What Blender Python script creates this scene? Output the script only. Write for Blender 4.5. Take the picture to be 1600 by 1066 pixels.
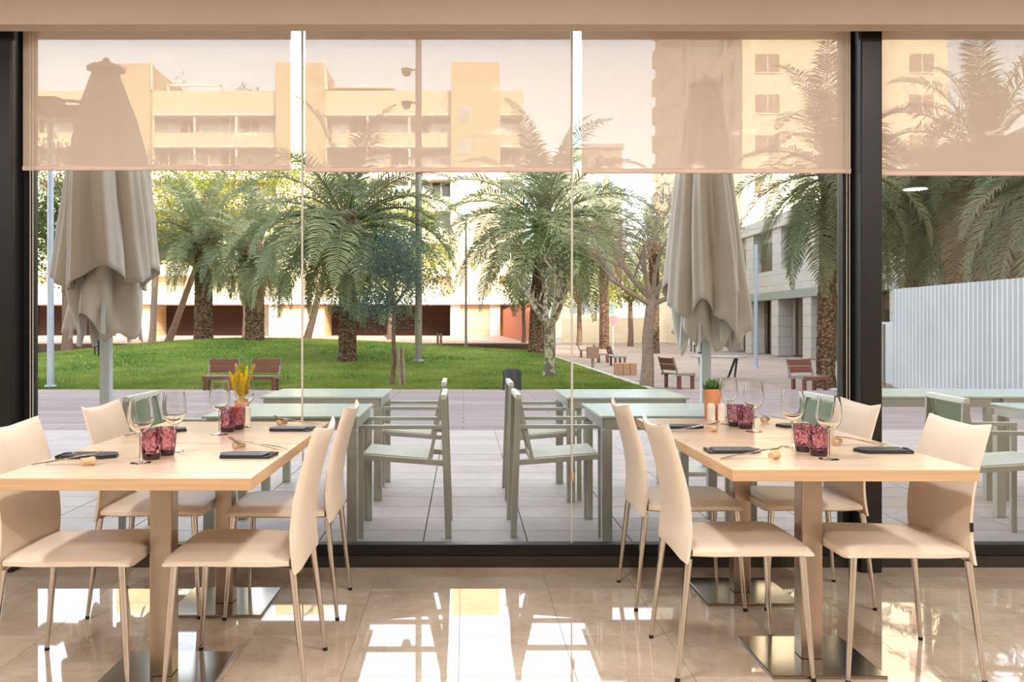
import bpy, bmesh, math, random
from mathutils import Vector, Matrix
from math import sin, cos, pi, radians

# ------------------------------------------------------------------ camera, world, light
scene = bpy.context.scene
COL = scene.collection
for o in list(bpy.data.objects):
    bpy.data.objects.remove(o)
FPX, CX, CY, CAMH = 1390.0, 724.0, 510.0, 1.21      # focal length and vanishing point in photo pixels, eye height in metres

cam_data = bpy.data.cameras.new('camera')
cam_data.sensor_width = 36.0
cam_data.lens = FPX / 1600.0 * 36.0
cam_data.shift_x = (800.0 - CX) / 1600.0
cam_data.shift_y = (CY - 533.0) / 1600.0
cam_data.clip_end = 600
cam = bpy.data.objects.new('camera', cam_data)
cam.location = (0, 0, CAMH)
cam.rotation_euler = (pi / 2, 0, 0)
COL.objects.link(cam)
scene.camera = cam

SUN_EL, SUN_AZ = radians(25), radians(24)            # sun behind the camera, to the right
world = bpy.data.worlds.new('sky')
scene.world = world
world.use_nodes = True
wn = world.node_tree
wn.nodes.clear()
w_out = wn.nodes.new('ShaderNodeOutputWorld')
w_bg = wn.nodes.new('ShaderNodeBackground')
w_sky = wn.nodes.new('ShaderNodeTexSky')
w_sky.sky_type = 'NISHITA'
w_sky.sun_disc = False
w_sky.sun_elevation = SUN_EL
w_sky.sun_rotation = pi - SUN_AZ
w_sky.air_density = 1.0
w_sky.dust_density = 2.5
w_sky.ozone_density = 1.0
w_bg.inputs['Strength'].default_value = 1.05
w_hs = wn.nodes.new('ShaderNodeHueSaturation')
w_hs.inputs['Saturation'].default_value = 0.42
wn.links.new(w_sky.outputs['Color'], w_hs.inputs['Color'])
wn.links.new(w_hs.outputs['Color'], w_bg.inputs['Color'])
wn.links.new(w_bg.outputs[0], w_out.inputs[0])

sun_data = bpy.data.lights.new('sun', 'SUN')
sun_data.energy = 6.5
sun_data.angle = radians(0.8)
sun_data.color = (1.0, 0.83, 0.60)
sun = bpy.data.objects.new('sun', sun_data)
sun_dir = Vector((sin(SUN_AZ) * cos(SUN_EL), -cos(SUN_AZ) * cos(SUN_EL), sin(SUN_EL)))
sun.rotation_euler = sun_dir.to_track_quat('Z', 'Y').to_euler()
sun.location = sun_dir * 60
COL.objects.link(sun)

vs = scene.view_settings
vs.view_transform = 'Standard'
vs.look = 'None'
vs.exposure = 0.0
vs.gamma = 1.0
vs.use_curve_mapping = False
LAMP_WATTS = 26.0
try:
    scene.cycles.transparent_max_bounces = 24
    scene.cycles.max_bounces = 10
    scene.cycles.caustics_reflective = False
    scene.cycles.caustics_refractive = False
    scene.cycles.sample_clamp_indirect = 6.0
except Exception:
    pass

RND = random.Random(7)
PARK_Z = -.50        # park scaled about the camera; its ground lies half a metre below the terrace

def PX(px, D): return (px - CX) * D / FPX
def PZ(py, D): return CAMH + (CY - py) * D / FPX

# ------------------------------------------------------------------ mesh helpers
class MB:
    def __init__(s):
        s.v, s.f = [], []
    def add(s, vs_, fs_):
        n = len(s.v)
        s.v += [tuple(p) for p in vs_]
        s.f += [tuple(i + n for i in f) for f in fs_]
        return s
    def box(s, x0, x1, y0, y1, z0, z1):
        return s.add([(x0,y0,z0),(x1,y0,z0),(x1,y1,z0),(x0,y1,z0),(x0,y0,z1),(x1,y0,z1),(x1,y1,z1),(x0,y1,z1)],
                     [(0,3,2,1),(4,5,6,7),(0,1,5,4),(1,2,6,5),(2,3,7,6),(3,0,4,7)])
    def beam(s, a, b, w, h, up=(0,0,1)):
        a, b = Vector(a), Vector(b)
        d = (b - a).normalized(); up = Vector(up)
        if abs(d.dot(up)) > .98: up = Vector((0, 1, 0))
        r = d.cross(up).normalized() * (w / 2); u = r.cross(d).normalized() * (h / 2)
        p = [a - r - u, a + r - u, a + r + u, a - r + u, b - r - u, b + r - u, b + r + u, b - r + u]
        return s.add(p, [(0,3,2,1),(4,5,6,7),(0,1,5,4),(1,2,6,5),(2,3,7,6),(3,0,4,7)])
    def loft(s, loops, caps=True):
        n = len(loops[0]); base = len(s.v)
        for L in loops: s.v += [tuple(p) for p in L]
        for i in range(len(loops) - 1):
            for j in range(n):
                a = base + i*n + j; b = base + i*n + (j+1) % n
                s.f.append((a, b, b + n, a + n))
        if caps:
            s.f.append(tuple(base + j for j in reversed(range(n))))
            e = base + (len(loops)-1)*n
            s.f.append(tuple(e + j for j in range(n)))
        return s
    def tube(s, path, radii, n=8, caps=True):
        path = [Vector(p) for p in path]
        if not hasattr(radii, '__len__'): radii = [radii]*len(path)
        loops = []
        ref = Vector((0.13, 1, 0.07)).normalized()
        for i, p in enumerate(path):
            d = (path[min(i+1, len(path)-1)] - path[max(i-1, 0)])
            d = d.normalized() if d.length > 1e-9 else Vector((0,0,1))
            if abs(d.dot(ref)) > .97: ref = Vector((1, 0.1, 0)).normalized()
            a = d.cross(ref).normalized(); b = d.cross(a).normalized()
            loops.append([p + (a*cos(2*pi*k/n) + b*sin(2*pi*k/n))*radii[i] for k in range(n)][::-1])
        return s.loft(loops, caps)
    def lathe(s, prof, n=24, c=(0,0,0)):
        base = len(s.v); rings = []
        for r, z in prof:
            if r < 1e-6:
                rings.append([len(s.v)]); s.v.append((c[0], c[1], c[2]+z))
            else:
                rings.append(list(range(len(s.v), len(s.v)+n)))
                s.v += [(c[0]+r*cos(2*pi*k/n), c[1]+r*sin(2*pi*k/n), c[2]+z) for k in range(n)]
        for A, B in zip(rings, rings[1:]):
            for k in range(n):
                k2 = (k+1) % n
                if len(A) == 1 and len(B) == 1: continue
                if len(A) == 1: s.f.append((A[0], B[k2], B[k])) if False else s.f.append((A[0], B[k], B[k2]))
                elif len(B) == 1: s.f.append((A[k], B[0], A[k2])) if False else s.f.append((A[k2], A[k], B[0])) 
                else: s.f.append((A[k], A[k2], B[k2], B[k]))
        return s
    def prism(s, poly, z0, z1):
        n = len(poly)
        return s.add([(x,y,z0) for x,y in poly] + [(x,y,z1) for x,y in poly],
                     [tuple(reversed(range(n))), tuple(range(n, 2*n))] + [(i,(i+1)%n,(i+1)%n+n,i+n) for i in range(n)])
    def build(s, name, m, parent=None, smooth=None, bevel=0, fix=False, seg=2):
        me = bpy.data.meshes.new(name)
        me.from_pydata(s.v, [], s.f)
        if fix:
            bm = bmesh.new(); bm.from_mesh(me)
            bmesh.ops.recalc_face_normals(bm, faces=bm.faces[:]); bm.to_mesh(me); bm.free()
        if smooth is not None:
            me.polygons.foreach_set('use_smooth', [True]*len(me.polygons))
            if smooth < 179: me.set_sharp_from_angle(angle=radians(smooth))
        if m: me.materials.append(m)
        o = bpy.data.objects.new(name, me)
        COL.objects.link(o)
        if parent: o.parent = parent
        if bevel:
            b = o.modifiers.new('bevel', 'BEVEL'); b.width = bevel; b.segments = seg; b.limit_method = 'ANGLE'
        return o

def thing(name, label, cat, loc=(0,0,0), rz=0, group=None):
    o = bpy.data.objects.new(name, None)
    o.empty_display_size = .1
    COL.objects.link(o)
    o.location = loc; o.rotation_euler = (0, 0, rz)
    return tag(o, label, cat, group)
def tag(o, label, cat, group=None):
    o['label'] = label; o['category'] = cat
    if group: o['group'] = group
    return o
def struct(o, label=None):
    o['kind'] = 'structure'
    if label: o['label'] = label
    return o
def structE(name, label=None, loc=(0,0,0)):
    o = bpy.data.objects.new(name, None); COL.objects.link(o); o.location = loc
    return struct(o, label)
def copy_tree(o, parent=None):
    c = o.copy(); COL.objects.link(c); c.parent = parent
    for ch in o.children: copy_tree(ch, c)
    return c
def box(name, m, parent, x0, x1, y0, y1, z0, z1, bevel=0):
    return MB().box(x0,x1,y0,y1,z0,z1).build(name, m, parent, bevel=bevel)
def rrect(w, t, r, n=4):
    """rounded rectangle loop, centred, in (a, b)"""
    r = min(r, w/2*.99, t/2*.99); pts = []
    for cx_, cy_, a0 in ((w/2-r, t/2-r, 0), (-w/2+r, t/2-r, pi/2), (-w/2+r, -t/2+r, pi), (w/2-r, -t/2+r, 1.5*pi)):
        for k in range(n+1):
            a = a0 + pi/2*k/n
            pts.append((cx_ + r*cos(a), cy_ + r*sin(a)))
    return pts

# ------------------------------------------------------------------ materials
def lin(c):
    c = c/255.0
    return c/12.92 if c <= .04045 else ((c+.055)/1.055)**2.4
def rgb(r, g, b): return (lin(r), lin(g), lin(b), 1)

class NT:
    def __init__(s, name):
        s.m = bpy.data.materials.new(name); s.m.use_nodes = True
        s.t = s.m.node_tree; s.t.nodes.clear()
        s.out = s.n('ShaderNodeOutputMaterial')
    def n(s, typ, **kw):
        x = s.t.nodes.new(typ)
        for k, v in kw.items(): setattr(x, k, v)
        return x
    def l(s, a, b): s.t.links.new(a, b)
    def surf(s, sock): s.l(sock, s.out.inputs['Surface'])
    def pos(s, scale=(1,1,1), obj=False, jitter=0):
        if obj: src = s.n('ShaderNodeTexCoord').outputs['Object']
        else: src = s.n('ShaderNodeNewGeometry').outputs['Position']
        if jitter:
            r = s.n('ShaderNodeObjectInfo').outputs['Random']
            m = s.n('ShaderNodeMath', operation='MULTIPLY'); s.l(r, m.inputs[0]); m.inputs[1].default_value = jitter
            a = s.n('ShaderNodeVectorMath', operation='ADD'); s.l(src, a.inputs[0]); s.l(m.outputs[0], a.inputs[1]); src = a.outputs[0]
        mp = s.n('ShaderNodeMapping'); mp.inputs['Scale'].default_value = scale
        s.l(src, mp.inputs['Vector']); return mp.outputs[0]
    def noise(s, vec, scale, detail=3, rough=.55, dist=0):
        x = s.n('ShaderNodeTexNoise'); x.inputs['Scale'].default_value = scale; x.inputs['Detail'].default_value = detail
        x.inputs['Roughness'].default_value = rough; x.inputs['Distortion'].default_value = dist
        s.l(vec, x.inputs['Vector']); return x.outputs['Fac']
    def ramp(s, fac, stops):
        x = s.n('ShaderNodeValToRGB'); e = x.color_ramp.elements
        while len(e) < len(stops): e.new(.5)
        for i, (p, c) in enumerate(stops): e[i].position = p; e[i].color = c
        s.l(fac, x.inputs['Fac']); return x.outputs['Color']
    def mix(s, fac, a, b, mode='MIX'):
        x = s.n('ShaderNodeMix', data_type='RGBA', blend_type=mode)
        for sock, v in ((x.inputs[0], fac), (x.inputs[6], a), (x.inputs[7], b)):
            if hasattr(v, 'is_output'): s.l(v, sock)
            else: sock.default_value = v
        return x.outputs[2]
    def hsv(s, col, val):
        x = s.n('ShaderNodeHueSaturation')
        s.l(col, x.inputs['Color']) if hasattr(col, 'is_output') else setattr(x.inputs['Color'], 'default_value', col)
        s.l(val, x.inputs['Value']); return x.outputs[0]
    def rng(s, lo, hi):
        r = s.n('ShaderNodeObjectInfo').outputs['Random']
        m = s.n('ShaderNodeMapRange'); m.inputs[3].default_value = lo; m.inputs[4].default_value = hi
        s.l(r, m.inputs[0]); return m.outputs[0]
    def bump(s, h, strength=.2, dist=.01):
        b = s.n('ShaderNodeBump'); b.inputs['Strength'].default_value = strength; b.inputs['Distance'].default_value = dist
        s.l(h, b.inputs['Height']); return b.outputs[0]
    def bsdf(s, col=None, rough=.5, metal=0, normal=None, spec=.5, **kw):
        b = s.n('ShaderNodeBsdfPrincipled')
        if col is not None:
            s.l(col, b.inputs['Base Color']) if hasattr(col, 'is_output') else setattr(b.inputs['Base Color'], 'default_value', col)
        if hasattr(rough, 'is_output'): s.l(rough, b.inputs['Roughness'])
        else: b.inputs['Roughness'].default_value = rough
        b.inputs['Metallic'].default_value = metal
        b.inputs['Specular IOR Level'].default_value = spec
        if normal is not None: s.l(normal, b.inputs['Normal'])
        for k, v in kw.items(): b.inputs[k.replace('_', ' ')].default_value = v
        return b.outputs[0]

def plain(name, c, rough=.5, metal=0, var=.08, scale=6, bump=0, bscale=60, spec=.5, obj=True, jit=True):
    t = NT(name); p = t.pos(obj=obj, jitter=20 if jit else 0)
    n = t.noise(p, scale, 4)
    a = tuple(x*(1-var) for x in c[:3]) + (1,); b = tuple(min(1, x*(1+var)) for x in c[:3]) + (1,)
    col = t.ramp(n, [(.3, a), (.7, b)])
    nm = t.bump(t.noise(p, bscale, 2), bump, .004) if bump else None
    t.surf(t.bsdf(col, rough, metal, nm, spec)); return t.m

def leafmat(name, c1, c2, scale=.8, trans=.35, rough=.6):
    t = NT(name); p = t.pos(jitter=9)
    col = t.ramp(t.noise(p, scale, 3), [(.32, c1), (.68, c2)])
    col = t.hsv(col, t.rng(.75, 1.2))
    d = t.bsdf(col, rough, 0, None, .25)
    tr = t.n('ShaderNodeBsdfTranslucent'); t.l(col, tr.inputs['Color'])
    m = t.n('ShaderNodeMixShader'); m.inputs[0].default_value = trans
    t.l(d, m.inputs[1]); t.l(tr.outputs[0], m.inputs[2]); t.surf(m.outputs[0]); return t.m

def glassmat(name, tint=(1,1,1,1), ior=1.5):
    t = NT(name); tr = t.n('ShaderNodeBsdfTransparent'); tr.inputs[0].default_value = tint
    g = t.n('ShaderNodeBsdfGlossy'); g.inputs['Roughness'].default_value = 0.0; g.inputs['Color'].default_value = (1,1,1,1)
    f = t.n('ShaderNodeFresnel'); f.inputs['IOR'].default_value = ior
    m = t.n('ShaderNodeMixShader'); t.l(f.outputs[0], m.inputs[0]); t.l(tr.outputs[0], m.inputs[1]); t.l(g.outputs[0], m.inputs[2])
    t.surf(m.outputs[0]); return t.m

M = {}
def build_materials():
    # interior
    t = NT('cream_marble'); p = t.pos(jitter=30)
    base = t.ramp(t.noise(p, 2.2, 6, .6, .6), [(.25, rgb(176,156,136)), (.5, rgb(196,178,160)), (.78, rgb(210,196,180))])
    vein = t.ramp(t.noise(p, 3.5, 5, .65, 2.2), [(.47, (0,0,0,1)), (.5, (1,1,1,1)), (.53, (0,0,0,1))])
    c = t.mix(vein, base, rgb(168,144,120)); mixn = c.node; mm = t.n('ShaderNodeMath', operation='MULTIPLY')
    t.l(vein, mm.inputs[0]); mm.inputs[1].default_value = .35; t.l(mm.outputs[0], mixn.inputs[0])
    c = t.hsv(c, t.rng(.94, 1.04))
    t.surf(t.bsdf(c, .025, 0, None, .8)); M['marble'] = t.m
    M['grout'] = plain('floor_grout', rgb(150,130,110), .6)
    M['ceiling'] = plain('painted_ceiling', rgb(200,186,174), .8, var=.02)
    M['wall'] = plain('painted_wall', rgb(222,208,190), .8, var=.04)
    M['black'] = plain('black_powder_coat', rgb(30,28,26), .38, .2, var=.1)
    M['plinth'] = plain('dark_brown_plinth', rgb(52,47,42), .45, .1)
    M['pane'] = glassmat('window_glass', (.97,.985,.98,1), 1.42)
    M['thin'] = glassmat('thin_clear_glass', (.97,.97,.96,1), 1.5)
    M['seal'] = plain('clear_silicone', rgb(214,214,206), .4)
    # blind fabric
    t = NT('screen_fabric'); p = t.pos()
    w1 = t.n('ShaderNodeTexWave', wave_type='BANDS', bands_direction='Z'); w1.inputs['Scale'].default_value = 60; t.l(p, w1.inputs['Vector'])
    col = t.mix(.06, rgb(238,222,206), w1.outputs['Color'], 'MULTIPLY')
    d = t.n('ShaderNodeBsdfDiffuse'); t.l(col, d.inputs['Color'])
    tl = t.n('ShaderNodeBsdfTranslucent'); t.l(col, tl.inputs['Color'])
    m1 = t.n('ShaderNodeMixShader'); m1.inputs[0].default_value = .45; t.l(d.outputs[0], m1.inputs[1]); t.l(tl.outputs[0], m1.inputs[2])
    tr = t.n('ShaderNodeBsdfTransparent'); tr.inputs[0].default_value = (1,.97,.93,1)
    m2 = t.n('ShaderNodeMixShader'); m2.inputs[0].default_value = .66; t.l(tr.outputs[0], m2.inputs[1]); t.l(m1.outputs[0], m2.inputs[2])
    t.surf(m2.outputs[0]); M['fabric'] = t.m
    M['hem'] = plain('blind_hem_bar', rgb(216,194,180), .7)
    M['chain'] = plain('bead_chain', rgb(214,206,190), .35)
    # furniture
    M['leather'] = plain('cream_leather', rgb(232,216,196), .42, var=.03, scale=4, bump=.12, bscale=220, spec=.45)
    M['chrome'] = plain('chrome', rgb(222,218,212), .07, 1, var=.02)
    M['rubber'] = plain('black_rubber', rgb(22,20,19), .7)
    M['steel'] = plain('brushed_steel', rgb(196,180,162), .27, 1, var=.05, scale=14)
    M['plate'] = plain('polished_steel_plate', rgb(176,170,162), .16, 1, var=.05, scale=8)
    t = NT('light_oak_laminate'); p = t.pos((1.5,22,22), obj=True, jitter=12)
    c = t.ramp(t.noise(p, 2.2, 5, .6, .5), [(.3, rgb(216,188,158)), (.55, rgb(228,202,174)), (.75, rgb(234,211,186))])
    t.surf(t.bsdf(c, .22, 0, None, .6)); M['oak'] = t.m
    t = NT('oak_edge_band'); p = t.pos((2,2,60), obj=True, jitter=12)
    c = t.ramp(t.noise(p, 1.5, 4), [(.3, rgb(198,160,120)), (.7, rgb(216,180,140))]); t.surf(t.bsdf(c, .4)); M['oakedge'] = t.m
    # tableware
    def realglass(name, col, rough=0, bumpy=False, ior=1.5):
        t = NT(name); g = t.n('ShaderNodeBsdfGlass'); g.inputs['Color'].default_value = col; g.inputs['Roughness'].default_value = rough; g.inputs['IOR'].default_value = ior
        if bumpy:
            v = t.n('ShaderNodeTexVoronoi'); v.inputs['Scale'].default_value = 62; t.l(t.pos((1,1,.6), obj=True), v.inputs['Vector'])
            t.l(t.bump(v.outputs['Distance'], 1.0, .014), g.inputs['Normal'])
        t.surf(g.outputs[0]); return t.m
    M['clear'] = realglass('clear_glass', (.985,.985,.98,1), ior=1.35)
    M['plum'] = realglass('plum_glass', (.90,.73,.79,1), .02, True, 1.25)
    M['plumbase'] = plain('plum_glass_base', rgb(44,14,24), .06, var=.25, scale=40, spec=.6)
    M['pouch'] = plain('black_pouch', rgb(34,34,40), .5, var=.12, bump=.15, bscale=300)
    M['silver'] = plain('silver_print', rgb(176,176,180), .35, .6)
    M['cutlery'] = plain('cutlery_steel', rgb(176,158,140), .16, 1)
    M['cork'] = plain('cork', rgb(204,170,134), .8, var=.22, scale=160, bump=.4, bscale=200)
    M['terracotta'] = plain('terracotta', rgb(214,146,102), .75, var=.06)
    M['ceramic'] = plain('white_ceramic', rgb(238,226,212), .3, var=.02)
    M['soil'] = plain('soil', rgb(70,52,40), .9, var=.3, scale=90)
    M['succulent'] = leafmat('succulent_leaf', rgb(52,98,44), rgb(112,156,74), 20, .15, .4)
    M['yellowflower'] = leafmat('yellow_plume', rgb(246,216,24), rgb(254,240,80), 40, .4)
    # terrace furniture
    M['alu'] = plain('grey_green_aluminium', rgb(180,178,166), .42, .25, var=.05)
    M['alutop'] = plain('pale_green_tabletop', rgb(202,214,202), .22, 0, var=.04, spec=.6)
    M['textile'] = plain('pale_mesh_textile', rgb(232,228,210), .7, var=.05, scale=40)
    M['greentextile'] = plain('olive_mesh_textile', rgb(120,132,104), .75, var=.08, scale=40)
    M['canopy'] = plain('parasol_canvas', rgb(206,196,182), .85, var=.05, scale=3, bump=.1, bscale=200)
    M['whitepole'] = plain('white_aluminium', rgb(206,212,212), .4, .2, var=.03)
    # ground
    t = NT('terrace_tile'); p = t.pos(jitter=13)
    c = t.ramp(t.noise(p, 3, 5, .65), [(.3, rgb(172,156,150)), (.7, rgb(196,180,172))]); c = t.hsv(c, t.rng(.92, 1.06))
    t.surf(t.bsdf(c, .55, 0, t.bump(t.noise(p, 40, 3), .15, .004))); M['ttile'] = t.m
    M['mortar'] = plain('dark_joint', rgb(86,80,80), .9)
    def paver(name, c1, c2, cm, sx, sy, var=0):
        t = NT(name); p = t.pos()
        b = t.n('ShaderNodeTexBrick'); b.inputs['Color1'].default_value = c1; b.inputs['Color2'].default_value = c2; b.inputs['Mortar'].default_value = cm
        b.inputs['Scale'].default_value = 1; b.inputs['Mortar Size'].default_value = .012; b.inputs['Brick Width'].default_value = sx; b.inputs['Row Height'].default_value = sy
        t.l(p, b.inputs['Vector'])
        c = t.mix(.5, b.outputs['Color'], t.ramp(t.noise(t.pos((.25,1,1)), 1.1, 4), [(.3, (.55,.55,.55,1)), (.7, (1,1,1,1))]), 'MULTIPLY')
        t.surf(t.bsdf(c, .8, 0, None, .3)); return t.m
    M['walk'] = paver('mauve_pavers', rgb(160,144,142), rgb(180,162,158), rgb(138,122,122), 2.4, .27)
    M['plaza'] = paver('plaza_pavers', rgb(176,156,144), rgb(188,168,154), rgb(150,130,120), .8, .8)
    M['pinkpave'] = paver('pink_platform_pavers', rgb(206,168,150), rgb(214,178,160), rgb(180,146,130), .9, .9)
    M['riser'] = plain('dark_step_riser', rgb(86,58,50), .7)
    M['kerb'] = plain('pale_stone_kerb', rgb(206,198,184), .8)
    t = NT('lawn_soil'); p = t.pos()
    c = t.ramp(t.noise(p, .9, 5, .7), [(.3, rgb(84,108,40)), (.6, rgb(116,142,60)), (.8, rgb(146,156,82))]); t.surf(t.bsdf(c, .9, 0, None, .1)); M['lawn'] = t.m
    M['grass'] = leafmat('grass_blade', rgb(90,128,44), rgb(176,184,96), .4, .35)
    # plants
    M['frond1'] = leafmat('palm_leaflet_grey_green', rgb(108,118,88), rgb(160,162,124), .9, .4)
    M['frond2'] = leafmat('palm_leaflet_deep_green', rgb(94,110,82), rgb(138,148,110), .9, .4)
    M['frond3'] = leafmat('palm_leaflet_dry_brown', rgb(128,104,76), rgb(158,132,96), .9, .25)
    t = NT('palm_trunk'); p = t.pos((1,1,1.3), obj=True, jitter=5)
    v = t.n('ShaderNodeTexVoronoi'); v.inputs['Scale'].default_value = 9; t.l(p, v.inputs['Vector'])
    c = t.ramp(v.outputs['Distance'], [(.1, rgb(150,126,102)), (.5, rgb(104,82,66)), (.8, rgb(64,50,42))])
    t.surf(t.bsdf(c, .9, 0, t.bump(v.outputs['Distance'], .6, .05), .2)); M['ptrunk'] = t.m
    M['bark'] = plain('brown_bark', rgb(112,92,78), .9, var=.3, scale=9, bump=.5, bscale=25)
    M['greybark'] = plain('grey_brown_bark', rgb(150,132,120), .9, var=.25, scale=10, bump=.5, bscale=25)
    t = NT('mottled_plane_bark'); p = t.pos()
    c = t.ramp(t.noise(p, 5, 3, .6), [(.4, rgb(112,104,92)), (.5, rgb(188,176,150)), (.62, rgb(142,146,116))]); c.node.color_ramp.interpolation = 'CONSTANT'
    t.surf(t.bsdf(c, .85, 0, None, .2)); M['planebark'] = t.m
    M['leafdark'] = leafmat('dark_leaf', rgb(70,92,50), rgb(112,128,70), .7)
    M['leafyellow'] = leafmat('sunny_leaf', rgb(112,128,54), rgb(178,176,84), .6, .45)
    M['leafblue'] = leafmat('blue_green_leaf', rgb(62,88,84), rgb(92,116,102), 1.5)
    # street things
    M['benchwood'] = plain('brown_bench_board', rgb(112,66,58), .5, var=.1, scale=12)
    M['benchmetal'] = plain('grey_bench_metal', rgb(150,146,140), .45, .4)
    M['binmetal'] = plain('charcoal_bin', rgb(70,70,76), .5, .3)
    M['poleblue'] = plain('pale_blue_pole', rgb(176,190,206), .4, .3)
    M['polegrey'] = plain('grey_pole', rgb(140,134,124), .5, .4)
    M['lampdark'] = plain('dark_lamp_head', rgb(60,58,60), .5, .2)
    t = NT('corrugated_white'); t.surf(t.bsdf(t.ramp(t.noise(t.pos(), .8, 3), [(.3, rgb(206,214,220)), (.7, rgb(222,226,228))]), .5, .1)); M['sheet'] = t.m
    M['signred'] = plain('pink_red_sign', rgb(206,110,120), .5)
    M['crate'] = plain('pale_wood_block', rgb(190,150,116), .7, var=.1)
    M['bluetop'] = plain('grey_blue_tabletop', rgb(170,178,190), .3)
    # buildings
    def wallmat(name, c, cm, w, h, ms=.02):
        t = NT(name); g = t.n('ShaderNodeNewGeometry'); sp = t.n('ShaderNodeSeparateXYZ'); t.l(g.outputs['Position'], sp.inputs[0])
        ad = t.n('ShaderNodeMath', operation='ADD'); t.l(sp.outputs[0], ad.inputs[0]); t.l(sp.outputs[1], ad.inputs[1])
        cb = t.n('ShaderNodeCombineXYZ'); t.l(ad.outputs[0], cb.inputs[0]); t.l(sp.outputs[2], cb.inputs[1])
        b = t.n('ShaderNodeTexBrick'); b.inputs['Color1'].default_value = c; b.inputs['Color2'].default_value = tuple(x*.95 for x in c[:3])+(1,); b.inputs['Mortar'].default_value = cm
        b.inputs['Scale'].default_value = 1; b.inputs['Mortar Size'].default_value = ms; b.inputs['Brick Width'].default_value = w; b.inputs['Row Height'].default_value = h
        t.l(cb.outputs[0], b.inputs['Vector']); t.surf(t.bsdf(b.outputs['Color'], .85, 0, None, .2)); return t.m
    M['tan'] = wallmat('tan_panel_wall', rgb(206,184,146), rgb(178,152,116), 2.4, .8, .03)
    M['cream'] = wallmat('cream_panel_wall', rgb(226,208,176), rgb(206,186,152), 3, .75, .02)
    M['blockcream'] = wallmat('cream_block_wall', rgb(228,214,184), rgb(214,196,164), 1.2, .6, .015)
    M['stone'] = wallmat('grey_stone_cladding', rgb(196,192,184), rgb(164,160,152), 1.4, .6, .02)
    M['brick'] = wallmat('orange_brick', rgb(196,120,88), rgb(170,110,86), .3, .09, .012)
    M['slat'] = wallmat('brown_slat_wall', rgb(74,54,47), rgb(44,32,28), 40, .22, .05)
    M['shutter'] = plain('brown_shutter', rgb(146,118,98), .7)
    M['winglass'] = plain('facade_window_glass', rgb(150,164,168), .1, 0, var=.3, scale=.5, obj=False, spec=.8)
    M['windark'] = plain('dark_window_opening', rgb(62,58,54), .3, var=.3, scale=.8, obj=False)
    M['white'] = plain('white_paint', rgb(226,222,212), .6, var=.03)
    M['lintel'] = plain('grey_green_lintel', rgb(140,148,138), .6)
    M['greydoor'] = plain('grey_shutter_panel', rgb(168,168,164), .6)
    M['orangedoor'] = plain('orange_door', rgb(196,128,74), .5)
    M['facade'] = plain('own_facade_render', rgb(196,180,160), .85)
    t = NT('lamp_diffuser'); e = t.n('ShaderNodeEmission'); e.inputs[0].default_value = (1,.86,.66,1); e.inputs[1].default_value = 4; t.surf(e.outputs[0]); M['diffuser'] = t.m
build_materials()

# ------------------------------------------------------------------ room shell
RX0, RX1, RY0, WY = -6.5, 6.4, -11.0, 4.46
floor = structE('floor')
box('floor_bed', M['grout'], floor, RX0, RX1, RY0, WY + .01, -.06, -.004)
TS = .405
tile_me = None
y = 3.075 + 3*TS + TS
rows = []
for r in range(11):
    y1 = 4.46 - 0 if r == 0 else 4.29 - (r-1)*TS
    y0 = 4.29 - r*TS
    rows.append((y0, y1))
x_first = PX(719, 4.426)
tile_cache = {}
g = .0008
for (y0, y1) in rows:
    k = round(y1 - y0, 4)
    for c in range(-13, 12):
        x0 = x_first + c*TS
        if k not in tile_cache:
            o = MB().box(g, TS-g, g, k-g, -.012, 0).build('tile', M['marble'], floor)
            tile_cache[k] = o.data
        else:
            o = bpy.data.objects.new('tile', tile_cache[k]); COL.objects.link(o); o.parent = floor
        o.location = (x0, y0, 0)
TX0, TX1, TY0 = x_first - 13*TS, x_first + 12*TS, rows[-1][0]
m = MB().box(RX0, RX1, RY0, TY0 - .001, -.012, 0).box(RX0, TX0 - .001, TY0, WY, -.012, 0).box(TX1 + .001, RX1, TY0, WY, -.012, 0)
struct(m.build('floor_surround', M['marble'], floor))

struct(box('ceiling', M['ceiling'], None, RX0, RX1, RY0, 4.62, 3.0, 3.15))
struct(box('trim_1', M['ceiling'], None, RX0, RX1, 4.20, 4.30, 1.21 + 472*4.2/1390, 3.0), 'beige dropped fascia above the blinds')
struct(box('wall_left', M['wall'], None, RX0 - .2, RX0, RY0, 4.62, 0, 3.0))
struct(box('wall_right', M['wall'], None, RX1, RX1 + .2, RY0, 4.62, 0, 3.0))
struct(box('wall_back', M['wall'], None, RX0 - .2, RX1 + .2, RY0 - .2, RY0, 0, 3.0))
for px_, w in ((260, .95), (1088, .35)):
    xx = PX(px_, 18.7)
    struct(box('column', M['wall'], None, xx - w/2, xx + w/2, -9.8, -9.3, 0, 3.0), 'beige column deep inside the room')
# the storeys above the restaurant, out of frame: they keep the low sun off the terrace
struct(box('upper_storeys', M['facade'], None, -60, 75, RY0 - 1, 4.62, 3.15, 27.0), 'storeys of the own building above the restaurant')

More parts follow.
